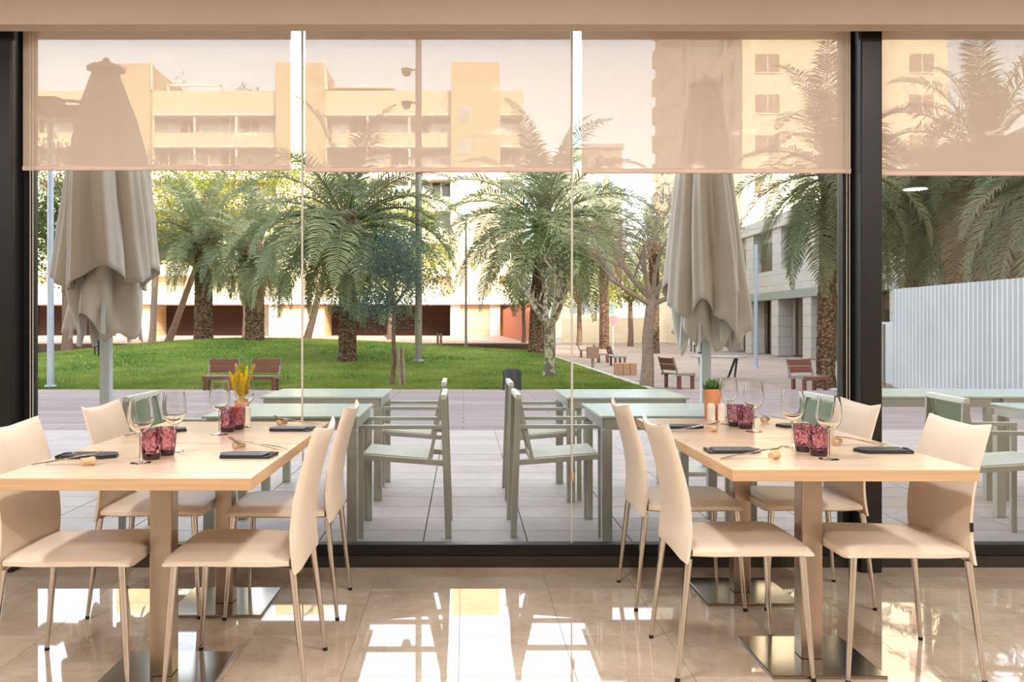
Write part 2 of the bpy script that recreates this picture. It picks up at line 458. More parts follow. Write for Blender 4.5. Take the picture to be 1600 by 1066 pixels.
# window wall
GY = 4.51
COLS = [(-6.47, -6.36), (-2.318, -2.214), (1.95, 2.054), (6.2, 6.3)]
for i, (a, b) in enumerate(COLS):
    struct(box('column', M['black'], None, a, b, 4.36, 4.60, 0, 3.0, .006), 'black steel column in the window wall')
BAYS = [(-6.36, -2.318), (-2.214, 1.95), (2.054, 6.2)]
for wi, (a, b) in enumerate(BAYS):
    W = structE('window_%d' % (wi+1))
    box('plinth', M['plinth'], W, a, b, 4.46, 4.60, 0, .055)
    box('bottom_rail', M['black'], W, a, b, 4.475, 4.545, .055, .112, .003)
    box('top_rail', M['black'], W, a, b, 4.475, 4.545, 2.80, 3.0)
    for x in (a, b - .042):
        box('jamb', M['black'], W, x, x + .042, 4.475, 4.545, .112, 2.80, .003)
    n = 3
    xs = [a + .042 + (b - a - .084)*k/n for k in range(n+1)]
    if wi == 1: xs = [-2.172, PX(473, GY), PX(893, GY), 1.908]
    for k in range(n):
        box('pane', M['pane'], W, xs[k] + (.003 if k else 0), xs[k+1] - (.003 if k < n-1 else 0), GY - .004, GY + .004, .112, 2.80)
    for k in range(1, n):
        box('joint_seal', M['seal'], W, xs[k] - .003, xs[k] + .003, GY - .005, GY + .005, .112, 2.80)
struct(box('wall_front', M['facade'], None, RX0 - .2, RX1 + .2, 4.475, 4.62, 3.0, 3.15))

# roller blinds
BY = 4.42
def blind(x0, x1, zb, label, chain_x=None, chain_z=(.9, 2), pull=None):
    t = thing('roller_blind', label, 'blind', ((x0+x1)/2, BY, zb), 0, 'beige screen blinds')
    h = (x1 - x0)/2; H = 2.86 - zb
    box('fabric', M['fabric'], t, -h, h, -.0006, .0006, .012, H)
    MB().loft([[(x, yy, zz + .009) for yy, zz in rrect(.014, .024, .006)] for x in (-h, h)]).build('bottom_bar', M['hem'], t, smooth=40)
    MB().tube([(-h, .026, H), (h, .026, H)], .025, 12).build('roller_tube', M['hem'], t, smooth=60)
    box('top_valance', M['fabric'], t, -h, h, .0194, .0206, PZ(60, BY) - zb, H - .03)
    if chain_x is not None:
        cx_ = chain_x - t.location.x
        for dx in (-.006, .008):
            b = MB(); n = int((2.8 - chain_z[0])/.012); rr = []
            path = []
            for i in range(2*n):
                path.append((cx_ + dx, -.02, chain_z[0] - zb + i*.006)); rr.append(.0026 if i % 2 else .0012)
            b.tube(path, rr, 5).build('bead_chain', M['chain'], t)
    if pull is not None:
        px_, zl = pull; cx_ = px_ - t.location.x
        MB().tube([(cx_, -.012, zl - zb), (cx_, -.012, H)], .0022, 6).build('cord', M['chain'], t)
        MB().tube([(cx_, -.012, zl - zb - .055), (cx_, -.012, zl - zb - .045), (cx_, -.012, zl - zb - .01), (cx_, -.012, zl-zb)], [.006, .0095, .0095, .004], 8).build('cord_weight', M['cork'], t, smooth=60)
    return t
ZB = PZ(266, BY)
blind(PX(36, BY), PX(454, BY), ZB, 'beige screen blind at the left, in front of the wider closed parasol', PX(52, BY), (.72, 2), (PX(472, BY), .75))
blind(PX(473, BY)+.012, PX(892, BY), ZB - .008, 'beige screen blind in the middle, in front of the floodlight mast', None, None, (PX(893, BY)+.004, PZ(735, BY)))
blind(PX(909, BY), PX(1329, BY), ZB - .014, 'beige screen blind beside the black column, in front of the tall apartment block', PX(1326, BY)-.012, (.72, 2))
blind(2.075, 3.42, PZ(274, BY), 'beige screen blind right of the black column, at the edge of the picture')
blind(3.46, 4.8, PZ(274, BY), 'beige screen blind beyond the right edge of the picture')
blind(-3.62, -2.34, ZB, 'beige screen blind left of the left black column, outside the picture')

# ceiling lamps
def ceiling_lamp(x, y, label, watts=LAMP_WATTS):
    t = thing('ceiling_lamp', label, 'lamp', (x, y, 3.0), 0, 'round ceiling lamps')
    MB().lathe([(.0,0),(.16,0),(.16,-.05),(.145,-.055),(.145,-.03),(0,-.03)], 32).build('housing', M['white'], t, smooth=40, fix=True)
    MB().lathe([(.0,-.032),(.142,-.032),(.138,-.052),(0,-.056)], 32).build('diffuser', M['diffuser'], t, smooth=60, fix=True)
    L = bpy.data.lights.new('lamp_glow', 'AREA'); L.shape = 'DISK'; L.size = .28; L.energy = watts; L.color = (1, .965, .92)
    lo = bpy.data.objects.new('lamp_glow', L); COL.objects.link(lo); lo.parent = t; lo.location = (0, 0, -.062)
LAMPS = [(x, y) for y in (-.6, 1.1, 2.6) for x in (-4.2, -1.9, .3, 2.5, 4.8)]
for i, (x, y) in enumerate(LAMPS):
    ceiling_lamp(x, y, watts=LAMP_WATTS*(1.9 if y < 0 else 1.0), label='round ceiling lamp number %s from the left in the %s row from the window' % (('one','two','three','four','five')[i % 5], ('third','second','first')[i//5]))
ceiling_lamp(5.7, -2.2, 'round ceiling lamp mirrored in the right window pane')

# ------------------------------------------------------------------ dining chairs
def make_chair():
    t = thing('dining_chair', '-', 'chair')
    prof = [(-.199,.402,.030),(-.194,.425,.040),(-.188,.47,.042),(-.185,.52,.040),(-.187,.57,.037),(-.194,.63,.034),(-.206,.69,.031),(-.222,.75,.028),(-.240,.81,.026),(-.256,.86,.024),(-.261,.877,.012)]
    loops = []
    for i, (x, z, th) in enumerate(prof):
        u = (z - .40)/.48
        w = .435 - .035*u
        L = []
        for a, b in rrect(w, th, th*.45, 3):
            pass
        # loop sampled with more points across the width so the shell can curve
        pts = []
        N = 10
        for k in range(N+1):
            s_ = -1 + 2*k/N; edge = (1 - abs(s_)**6)**.5 if abs(s_) < 1 else 0
            pts.append((s_, th/2*max(edge, .25)))
        for k in range(N+1):
            s_ = 1 - 2*k/N; edge = (1 - abs(s_)**6)**.5 if abs(s_) < 1 else 0
            pts.append((s_, -th/2*max(edge, .25)))
        dip = .022*max(0, (u-.80)/.2)
        for s_, o_ in pts:
            curve = -.022*(1-s_*s_)*min(1, max(0, u*1.6))
            zz = z - dip*(1 - s_*s_) + (.012*(1-s_*s_) if i == 0 else 0)
            L.append((x + curve + o_, s_*w/2, zz))
        loops.append(L)
    MB().loft(loops).build('backrest', M['leather'], t, smooth=70, fix=True)
    sl = []
    for x, zc, th, w in ((-.178,.436,.040,.425),(-.10,.434,.042,.432),(0,.436,.043,.438),(.12,.438,.044,.442),(.19,.437,.043,.442),(.222,.434,.037,.438),(.234,.431,.024,.430)):
        L = []
        N = 10
        pts = [( -1+2*k/N, 1) for k in range(N+1)] + [(1-2*k/N, -1) for k in range(N+1)]
        for s_, q in pts:
            e = .35 if abs(s_) > .999 else 1
            cr = .005*(1-s_*s_) if q > 0 else 0
            L.append((x, s_*w/2, zc + q*th/2*e + cr))
        sl.append(L)
    MB().loft(sl).build('seat', M['leather'], t, smooth=70, fix=True)
    for sx, a, b in ((1,(.203,.188,.424),(.232,.212,0)), (-1,(-.188,.190,.412),(-.232,.212,0))):
        for sy in (1, -1):
            A = Vector((a[0], a[1]*sy, a[2])); B = Vector((b[0], b[1]*sy, 0))
            lp = [A.lerp(B, k) for k in (0, .5, .975)]
            leg = MB().tube(lp, [.0135, .011, .0078], 10).build('leg', M['chrome'], t, smooth=60)
            MB().tube([A.lerp(B, .97), A.lerp(B, 1)], [.0088, .0088], 10).build('foot_cap', M['rubber'], leg, smooth=60)
    return t
chair0 = make_chair()
CH = [  # x, y, rotation, label
    (-1.323, 3.11, 0, 'cream leather dining chair cut off by the left edge of the picture'),
    (-.747, 3.11, pi, 'cream leather dining chair on the right of the front left table'),
    (-1.323, 3.89, 0, 'cream leather dining chair on the far left by the window, beside the parasol pole'),
    (-.75, 3.87, pi, 'cream leather dining chair by the window on the right of the rear left table'),
    (.96, 3.24, 0, 'cream leather dining chair on the left of the front right table'),
    (.965, 3.99, 0, 'cream leather dining chair by the window on the left of the rear right table'),
    (1.532, 3.22, pi, 'cream leather dining chair with black side tag on the right of the front right table'),
    (1.522, 4.0, pi, 'cream leather dining chair by the window against the black column'),
]
for i, (x, y, r, lab) in enumerate(CH):
    c = chair0 if i == 0 else copy_tree(chair0)
    c.location = (x, y, 0); c.rotation_euler = (0, 0, r); c['label'] = lab; c['group'] = 'cream dining chairs at the tables'
    if i == 6:
        o = box('side_tag', M['rubber'], c, -.190, -.180, .211, .2175, .515, .545)

# ------------------------------------------------------------------ dining tables
def make_table():
    t = thing('dining_table', '-', 'table')
    top = MB().box(-.395, .395, -.395, .395, .713, .7497).build('table_top', M['oakedge'], t, bevel=.0015)
    box('laminate', M['oak'], top, -.3945, .3945, -.3945, .3945, .7495, .7505)
    box('post', M['steel'], t, -.038, .038, -.038, .038, .012, .713, .004)
    box('base_plate', M['plate'], t, -.198, .198, -.198, .198, 0, .012, .003)
    box('mounting_plate', M['rubber'], t, -.15, .15, -.15, .15, .703, .713)
    return t
table0 = make_table()
for i, (x, y, lab) in enumerate([(-1.037, 3.083, 'light oak table at the front left with steel pedestal'), (-1.037, 3.887, 'light oak table by the window on the left, behind the front left table'),
                                 (1.257, 3.243, 'light oak table at the front right with steel pedestal'), (1.257, 4.043, 'light oak table by the window on the right, with potted succulent')]):
    c = table0 if i == 0 else copy_tree(table0)
    c.location = (x, y, 0); c['label'] = lab; c['group'] = 'square pedestal tables'
TZ = .7510

# ------------------------------------------------------------------ tableware
def make_wine():
    t = thing('wine_glass', '-', 'glass')
    MB().lathe([(0,.0),(.034,0),(.0345,.0012),(.02,.004),(.007,.0075),(0,.0082)], 32).build('foot', M['thin'], t, smooth=50, fix=True)
    MB().lathe([(0,.0078),(.0052,.0085),(.0036,.02),(.0034,.06),(.0038,.088),(.0065,.0965),(0,.0975)], 16).build('stem', M['clear'], t, smooth=80, fix=True)
    out = [(0,.0972),(.010,.0985),(.024,.107),(.036,.122),(.0425,.142),(.0435,.156),(.0415,.180),(.0365,.218)]
    inn = [(.0355,.218),(.0404,.180),(.0424,.156),(.0413,.142),(.0348,.123),(.0228,.109),(.009,.1015),(0,.1005)]
    MB().lathe(out + inn, 40).build('bowl', M['clear'], t, smooth=80, fix=True)
    return t
def make_tumbler():
    t = thing('tumbler', '-', 'glass')
    MB().lathe([(0,.022),(.0325,.022),(.0345,.032),(.0368,.06),(.0375,.1),(.0352,.1),(.0345,.06),(.0322,.034),(.030,.0245),(0,.0245)], 36).build('body', M['plum'], t, smooth=60, fix=True)
    MB().lathe([(0,0),(.028,0),(.0302,.004),(.0324,.0218),(0,.0218)], 36).build('base', M['plumbase'], t, smooth=50, fix=True)
    return t
wine0, tum0 = make_wine(), make_tumbler()
SETS = {
    'front left table': ([(-1.085, 2.99), (-1.060, 3.262)], [(-1.078, 3.075), (-1.060, 3.168)]),
    'rear left table': ([(-1.033, 3.77), (-1.0, 4.07)], [(-1.027, 3.875), (-1.010, 3.97)]),
    'front right table': ([(1.263, 3.074), (1.252, 3.383)], [(1.262, 3.158), (1.249, 3.262)]),
    'rear right table': ([(1.265, 3.875), (1.245, 4.18)], [(1.265, 3.99), (1.248, 4.085)]),
}
first = True
for tb, (ws, ts) in SETS.items():
    for k, (x, y) in enumerate(ws):
        o = wine0 if first else copy_tree(wine0)
        o.location = (x, y, TZ); o['group'] = 'clear wine glasses'
        o['label'] = 'clear wine glass in %s of the plum tumblers on the %s' % (('front', 'back')[k], tb)
        o2 = tum0 if first else copy_tree(tum0)
        first = False
        x, y = ts[k]; o2.location = (x, y, TZ); o2.rotation_euler.z = RND.uniform(0, 6); o2['group'] = 'plum glass tumblers'
        o2['label'] = '%s of the two plum glass tumblers on the %s' % (('nearer', 'farther')[k], tb)

# place settings: sitter looks along +x, table edge at x = 0
def pouch_mesh():
    t = thing('cutlery_pouch', '-', 'pouch')
    P = [(.02,-.052),(.185,-.052),(.222,-.018),(.205,.045),(.195,.052),(.03,.052)]
    MB().prism(P, 0, .006).build('back_layer', M['pouch'], t, bevel=.002)
    P2 = [(.036,-.051),(.184,-.051),(.220,-.018),(.203,.044),(.193,.051),(.052,.051),(.046,.0)]
    fl = MB().prism(P2, .006, .0125).build('front_layer', M['pouch'], t, bevel=.0025)
    MB().tube([(.022,-.050,.008),(.03,.0,.012),(.032,.050,.008)], [.003,.004,.003], 8).build('folded_edge', M['pouch'], t, smooth=60)
    b = MB()
    for k in range(3): b.box(.058 + .007*k, .062 + .007*k, -.006, -.006 + .012 - .003*k, .0125, .0129)
    b.build('printed_mark', M['silver'], fl)
    return t
def knife_mesh():
    m = MB()
    L = []
    for x, w, h in ((0,.006,.003),(.01,.010,.004),(.07,.008,.0035),(.10,.006,.003),(.105,.013,.0018),(.16,.016,.0014),(.20,.010,.0012),(.215,.002,.001)):
        L.append([(x, a, b) for a, b in rrect(w, h, h*.4, 2)])
    return m.loft(L)
def fork_mesh():
    m = MB(); L = []
    for x, w, h, z in ((0,.010,.003,0),(.06,.007,.0032,0),(.12,.0055,.003,.002),(.14,.018,.002,.001),(.152,.022,.0018,-.002)):
        L.append([(x, a, b + z) for a, b in rrect(w, h, h*.4, 2)])
    m.loft(L)
    for k in range(4):
        yy = -.0092 + k*.0061
        m.tube([(.151, yy, -.002), (.175, yy, -.004), (.198, yy, .003)], [.0014,.0013,.0007], 5)
    return m
def cork_mesh():
    return MB().lathe([(0,0),(.0115,0),(.012,.002),(.0118,.026),(.0135,.031),(.015,.037),(.0145,.043),(.010,.046),(0,.047)], 18)
pouch0 = pouch_mesh()
kn = knife_mesh().build('knife', M['cutlery'], None, smooth=50, fix=True)
fk = fork_mesh().build('fork', M['cutlery'], None, smooth=50, fix=True)
ck = cork_mesh().build('cork', M['cork'], None, smooth=50, fix=True)
SEATS = [(-1.432, 3.125, 0, 'front left table, left place'), (-.642, 3.13, pi, 'front left table, right place'),
         (-1.432, 3.90, 0, 'rear left table, left place'), (-.642, 3.93, pi, 'rear left table, right place'),
         (.862, 3.25, 0, 'front right table, left place'), (1.652, 3.25, pi, 'front right table, right place'),
         (.862, 4.03, 0, 'rear right table, left place'), (1.652, 4.06, pi, 'rear right table, right place')]
for i, (ex, cy, r, nm) in enumerate(SEATS):
    R_ = Matrix.Rotation(r, 4, 'Z'); base = Matrix.Translation((ex, cy, TZ)) @ R_
    j = RND.uniform(-.01, .01)
    p = pouch0 if i == 0 else copy_tree(pouch0)
    p.location = base @ Vector((0, 0, 0)); p.rotation_euler.z = r + RND.uniform(-.04, .04)
    p['label'] = 'black cutlery pouch on the ' + nm; p['group'] = 'black cutlery pouches'
    cx_, cyy = .185 + j, -.175 + j
    def mk(o, name, cat):
        c = o if i == 0 else o.copy()
        if i: COL.objects.link(c)
        tag(c, '-', cat, name + 's at the place settings'); return c
    c = mk(ck, 'cork', 'cork'); c.matrix_world = base @ Matrix.Translation((cx_ + .004, cyy - .028, .0152)) @ Matrix.Rotation(-.85, 4, 'Z') @ Matrix.Rotation(-pi/2, 4, 'X')
    c['label'] = 'champagne cork used as a cutlery rest, ' + nm
    c = mk(kn, 'knife', 'knife'); c.matrix_world = base @ Matrix.Translation((cx_ - .165, cyy - .012, .0032)) @ Matrix.Rotation(.10, 4, 'Z') @ Matrix.Rotation(-.168, 4, 'Y')
    c['label'] = 'steel table knife leaning on the cork, ' + nm
    c = mk(fk, 'fork', 'fork'); c.matrix_world = base @ Matrix.Translation((cx_ - .135, cyy + .022, .0032)) @ Matrix.Rotation(-.12, 4, 'Z') @ Matrix.Rotation(-.205, 4, 'Y')
    c['label'] = 'steel fork leaning on the cork, ' + nm

def shaker(x, y, label):
    t = thing('shaker', label, 'shaker', (x, y, TZ), 0, 'white salt and pepper shakers')
    MB().lathe([(0,0),(.019,0),(.0195,.003),(.0195,.066),(0,.066)], 24).build('body', M['ceramic'], t, smooth=50, fix=True)
    MB().lathe([(0,.066),(.0185,.066),(.0175,.078),(.012,.084),(0,.085)], 24).build('cap', M['ceramic'], t, smooth=50, fix=True)
shaker(1.208, 4.335, 'white ceramic shaker on the left in front of the succulent pot')
shaker(1.258, 4.335, 'white ceramic shaker on the right in front of the succulent pot')
shaker(-1.085, 4.165, 'white ceramic shaker on the left in front of the yellow flower pot')
shaker(-1.018, 4.175, 'white ceramic shaker on the right in front of the yellow flower pot')
def pot(t, h=.135, r=.040):
    MB().lathe([(0,0),(r*.86,0),(r*.9,.004),(r,h-.02),(r,h),(r-.005,h),(r-.006,h-.015),(0,h-.015)], 28).build('pot', M['terracotta'], t, smooth=40, fix=True)
    MB().lathe([(0,h-.014),(r-.007,h-.014),(0,h-.008)], 20).build('soil', M['soil'], t)
t = thing('potted_succulent', 'green succulent in a terracotta pot on the rear right table', 'plant', (1.228, 4.392, TZ))
pot(t, .150)
lf = None
for i in range(34):
    if lf is None:
        lfm = MB().loft([[(x, a*w, b*h + z) for a, b in rrect(1, 1, .4, 1)] for x, w, h, z in ((0,.006,.004,0),(.015,.014,.006,.002),(.030,.016,.005,.007),(.042,.009,.004,.014),(.049,.002,.002,.02))])
        o = lfm.build('leaf', M['succulent'], t, smooth=80); lf = o.data
    else:
        o = bpy.data.objects.new('leaf', lf); COL.objects.link(o); o.parent = t
    ring = i / 34
    a = i*2.4; tilt = -.15 - 1.15*(1 - ring)
    c = (-.016 if i % 2 else .016)
    o.location = (c + .006*cos(a), .006*sin(a), .140 + .012*(1-ring)); o.rotation_euler = (0, tilt, a); s_ = RND.uniform(.75, 1.05); o.scale = (s_,)*3
t = thing('potted_flower', 'yellow plumed flower in a terracotta pot on the rear left table', 'plant', (-1.055, 4.235, TZ))
pot(t, .105, .034)
rf = random.Random(3)
for k in range(15):
    a = k*2.4; lean = .008 + .030*(k/15)
    tip = Vector((lean*cos(a)*1.9, lean*sin(a)*1.4, .20 + .075*rf.random()*(1 if k % 3 else 1.2)))
    b0 = Vector((.008*cos(a), .008*sin(a), .09))
    m = MB(); m.tube([b0, b0.lerp(tip, .5) + Vector((0,0,.01)), tip], [.0016, .0014, .0008], 5)
    for q in range(170):
        u = .28 + .72*rf.random(); p = b0.lerp(tip, u); w = .024*(1.15 - u)**.7
        aa = rf.uniform(0, 6.28); d = Vector((cos(aa)*w, sin(aa)*w, .010 + .006*rf.random()))
        s_ = Vector((-sin(aa), cos(aa), 0))*.0036
        m.add([p - s_, p + s_, p + d], [(0,1,2)])
    m.build('plume', M['yellowflower'], t)

# ------------------------------------------------------------------ ground outside
struct(box('plaza_ground', M['plaza'], None, -120, 120, 16.8, 190, -.9, PARK_Z - .03))
terr = structE('terrace')
box('terrace_bed', M['mortar'], terr, -40, 40, 4.62, 10.35, -.9, -.006)
RH, TW = .347, .587
tm = None; gp = .004
for r in range(11):
    y0 = 5.273 - 2*RH + r*RH
    for c in range(-9, 14):
        x0 = PX(661, 1682/338) + c*TW
        if abs(x0 + TW/2) > .72*(y0 + RH) + .4 and (x0 < 0 or x0 > .66*(y0+RH)): continue
        if r == 0 and y0 < 4.6: yy0 = 4.625
        if tm is None:
            tm = MB().box(gp, TW-gp, gp, RH-gp, -.012, 0).build('tile', M['ttile'], terr, bevel=0); o = tm
        else:
            o = bpy.data.objects.new('tile', tm.data); COL.objects.link(o); o.parent = terr
        o.location = (x0, max(y0, 4.621) if r else 4.621 - .0, 0)
        if r == 0: o.location = (x0, 4.579 + .0, -.0005); 
y_end = 5.273 - 2*RH + 11*RH
t_ = NT('terrace_tile_far'); p_ = t_.pos()
b_ = t_.n('ShaderNodeTexBrick'); b_.offset = 0; b_.inputs['Color1'].default_value = rgb(176,160,154); b_.inputs['Color2'].default_value = rgb(190,178,174); b_.inputs['Mortar'].default_value = rgb(110,102,100)
b_.inputs['Scale'].default_value = 1; b_.inputs['Mortar Size'].default_value = .004; b_.inputs['Brick Width'].default_value = TW; b_.inputs['Row Height'].default_value = RH
mp_ = p_.node; mp_.inputs['Location'].default_value = (-PX(661, 1682/338), -y_end, 0); t_.l(p_, b_.inputs['Vector']); t_.surf(t_.bsdf(b_.outputs['Color'], .55))
box('far_tiling', t_.m, terr, -9, 11, y_end + .002, 10.35, -.012, 0)
struct(box('walkway', M['walk'], None, -40, 40, 10.352, 16.8, -.9, -.001))

# lawn
def sst(a, b, x):
    t = min(1, max(0, (x-a)/(b-a))); return t*t*(3-2*t)
def lawn_z(x, y):
    prof = sst(23.9, 44, y)
    side = 1.044*math.exp(-((x+11.4)/8.8)**2) if x < -11.4 else 1.044*math.exp(-((x+11.4)/14.9)**2)
    edge = min(1, max(0, (5.04 - x)/1.7)); side = side*edge*edge*(3-2*edge) if edge < 1 else side
    side = max(side, .14*edge)
    return PARK_Z + prof*side + .014
lawn = structE('lawn')
NX, NY = 70, 44
LX0, LX1, LY0, LY1 = -38.3, 4.97, 23.88, 48.85
v = [(LX0 + (LX1-LX0)*i/NX, LY0 + (LY1-LY0)*j/NY, lawn_z(LX0 + (LX1-LX0)*i/NX, LY0 + (LY1-LY0)*j/NY)) for j in range(NY+1) for i in range(NX+1)]
f = [(j*(NX+1)+i, j*(NX+1)+i+1, (j+1)*(NX+1)+i+1, (j+1)*(NX+1)+i) for j in range(NY) for i in range(NX)]
MB().add(v, f).build('turf', M['lawn'], lawn, smooth=180)
rg = random.Random(11); gm = MB()
for i in range(120000):
    y = LY0 + .02 + (LY1 - LY0 - .1)*rg.random()**1.6; x = rg.uniform(max(LX0, -.62*y - 3), LX1 - .02)
    z = lawn_z(x, y) - .005; h = rg.uniform(.035, .092); a = rg.uniform(0, pi); w = .0085 + .0004*y
    dx, dy = w*cos(a), w*sin(a)*.3; lx, ly = rg.uniform(-.035,.035), rg.uniform(-.035,.035)
    gm.v += [(x-dx, y-dy, z), (x+dx, y+dy, z), (x+lx, y+ly, z+h)]; n = 3*i; gm.f.append((n, n+1, n+2))
g_ = gm.build('grass_blades', M['grass'], lawn); g_['kind'] = 'stuff'
for k in range(9):
    y0 = 23.88 + k*2.84
    o = box('kerb_stone', M['kerb'], lawn, 4.97, 5.14, y0, y0 + 2.82, PARK_Z - .03, PARK_Z + .05)
for k in range(18):
    x0 = -38.3 + k*2.41
    o = box('kerb_stone', M['kerb'], lawn, x0, x0 + 2.39, 23.84, 23.88, PARK_Z - .03, PARK_Z + .017)
# raised platform in front of the long building
struct(box('platform', M['pinkpave'], None, -80, 4.55, 49.3, 92, -.5, .28))
struct(box('trim_2', M['riser'], None, -80, 4.55, 49.1, 49.3, -.5, .24), 'dark step edge of the pink platform')

# ------------------------------------------------------------------ long building at the back
BD = 85.0
def bx(px): return PX(px, BD)
def bz(py): return PZ(py, BD)
B = thing('apartment_building', 'long cream apartment building with tan stair towers behind the lawn', 'building', (0, 0, 0))
box('wall', M['cream'], B, bx(-160), bx(820), BD + 2, BD + 16, bz(470), bz(143))
box('ground_floor_wall', M['white'], B, bx(-160), bx(820), BD + 4.5, BD + 16, .28, bz(470))
TOW = [(-70, -10, 102), (185, 237, 102), (433, 508, 101), (705, 780, 100)]
for a, b, tp in TOW: 
    tw = box('stair_tower', M['tan'], B, bx(a), bx(b), BD - .6, BD + 10, .28, bz(tp))
    if a == 705:
        for wt in (170, 220, 270, 320, 370):
            fr = box('window', M['white'], tw, bx(717), bx(735), BD - .68, BD - .55, bz(wt + 24), bz(wt))
            fr.name = 'window'
            box('pane', M['winglass'], B, bx(718), bx(734), BD - .74, BD - .66, bz(wt + 23), bz(wt + 1))
GAPS = [(-160, -70), (-10, 185), (237, 433), (508, 705), (780, 818)]
for a, b in GAPS:
    for fl in range(6):
        t0, t1 = (141, 177) if fl == 0 else (177 + 50*fl - 19, 177 + 50*fl)
        if fl: t0, t1 = 141 + 36 + 50*(fl-1) + 30, 141 + 36 + 50*fl
        box('balcony_parapet', M['cream'], B, bx(a), bx(b), BD + .2, BD + .5, bz(t1), bz(t0))
        box('balcony_slab', M['white'], B, bx(a), bx(b), BD + .1, BD + 2.0, bz(t1 + 3), bz(t1))
        # glazing of the storey below this parapet
        n = max(1, int((b - a)/32)); w = (b - a)/n
        if fl < 5:
            for k in range(n):
                x0 = a + k*w
                fr = box('window', M['windark' if (k + fl) % 3 == 1 else 'winglass'], B, bx(x0 + 2.5), bx(x0 + w - 2.5), BD + 1.9, BD + 2.05, bz(t1 + 30), bz(t1 + 4))
                box('window_frame', M['white'], fr, bx(x0 + w/2) - .06, bx(x0 + w/2) + .06, BD + 1.85, BD + 1.95, bz(t1 + 30), bz(t1 + 4))
            for k in range(n + 1):
                if k % 2 == 0: box('post', M['white'], B, bx(a + k*w) - .1, bx(a + k*w) + .1, BD + .3, BD + .6, bz(t1 + 30), bz(t1 + 3))
# ground floor
box('ground_slab', M['white'], B, bx(-160), bx(818), BD - 1.6, BD + 4.4, bz(476), bz(464))
for a, b in ((-160, 75), (75, 385), (500, 540), (545, 704)):
    box('slat_wall', M['slat'], B, bx(a), bx(b), BD + 4.2, BD + 4.5, .28, bz(470))
for a, b in ((423, 438), (490, 500), (704, 719), (765, 781)):
    box('pillar', M['white'], B, bx(a), bx(b), BD - .8, BD + .3, .28, bz(464))
for a, b in ((438, 456), (457, 470), (720, 733), (734, 745), (746, 765)):
    d = box('glass_door', M['winglass'], B, bx(a), bx(b), BD + 4.0, BD + 4.4, .32, bz(479))
    for x in (bx(a), bx(b)):
        box('door_frame', M['alutop'], d, x - .07, x + .07, BD + 3.9, BD + 4.1, .32, bz(479))
box('orange_door', M['orangedoor'], B, bx(782), bx(802), BD + 3.9, BD + 4.4, .28, bz(479))
# roof things
box('roof_pavilion', M['shutter'], B, bx(515), bx(580), BD + 4, BD + 9, bz(143), bz(122))
box('pavilion_roof', M['white'], B, bx(512), bx(612), BD + 3.4, BD + 9.5, bz(122), bz(119))
box('roof_box', M['cream'], B, bx(580), bx(606), BD + 4, BD + 9, bz(143), bz(124))
for px_ in (238, 433, 510): MB().box(bx(px_) - .12, bx(px_) + .12, BD - .3, BD, bz(141), bz(92)).build('mast', M['white'], B)
pg = MB()
for a, b, c_, d_ in ((247,120,332,120),(332,120,350,141),(332,120,332,141),(247,120,247,141)):
    pg.beam((bx(a), BD+3, bz(b)), (bx(c_), BD+3, bz(d_)), .22, .22)
pg.build('pergola_frame', M['white'], B)
for px_, s_ in ((258, 1.5), (362, 1.0)):
    m = MB(); rr = random.Random(px_)
    for q in range(260):
        p = Vector((bx(px_) + rr.gauss(0, s_*.5), BD + 5 + rr.gauss(0, .5), bz(141) + abs(rr.gauss(0, s_*.7)))); d = Vector((rr.uniform(-.3,.3), rr.uniform(-.3,.3), rr.uniform(-.1,.4))); e = Vector((rr.uniform(-.2,.2), 0, rr.uniform(-.2,.2)))
        m.add([p, p + d, p + e], [(0,1,2)])
    m.build('roof_shrub', M['leafdark'], B)

bw = box('brick_wall', M['brick'], None, 3.75, 4.2, 54, 84.2, .28, 2.76); tag(bw, 'orange brick side wall at the right end of the pink platform', 'wall')
# tall block on the right
T = thing('apartment_tower', 'tall cream apartment block behind the right parasol', 'building', (0, 0, 0))
TD = 66.0
box('wall', M['blockcream'], T, 20.7, 35.9, TD, 96, -.5, 42)
wsh = None
for row in range(-4, 7):
    for px_ in (1199, 1299, 1440):
        cz = PZ(99 + 63.5*row, TD); x = PX(px_, TD)
        if cz < 6 or cz > 40: continue
        w_ = box('window', M['shutter'], T, x - .88, x + .88, TD - .04, TD + .1, cz - .69, cz + .69)
        box('window_frame', M['white'], w_, x - .03, x + .03, TD - .07, TD - .03, cz - .69, cz + .69)
        box('sill', M['white'], w_, x - .95, x + .95, TD - .12, TD + .1, cz - .76, cz - .69)
    cz = PZ(99 + 63.5*row, TD)
    if 6 < cz < 40:
        for yy in (68.2, 71.0, 79.5, 83.0, 88.5, 92.0):
            box('side_window', M['windark'], T, 20.62, 20.8, yy, yy + 1.1, cz - .75, cz + .75)
        for yy in (73.5, 86.3, 94.6):
            box('bay_fin', M['blockcream'], T, 20.2, 20.75, yy, yy + .7, cz - 1.0, cz + .8)
# distant low building
L = thing('distant_house', 'small sunlit house far behind the palms', 'building')
LD = 120
box('wall', M['blockcream'], L, PX(880, LD), PX(972, LD), LD, LD + 12, -.5, PZ(228, LD))
box('cornice', M['white'], L, PX(878, LD), PX(974, LD), LD - .6, LD + 12.5, PZ(232, LD), PZ(226, LD))
for r in range(7):
    for px_ in (895, 915, 935, 955):
        box('window', M['winglass'], L, PX(px_-5, LD), PX(px_+5, LD), LD - .1, LD + .2, PZ(262 + 38*r, LD), PZ(246 + 38*r, LD))
lw = box('garden_wall', M['blockcream'], None, 10.2, 19.9, 90.9, 91.6, PARK_Z, 2.07); tag(lw, 'sunlit low cream wall beyond the plaza trees', 'wall')

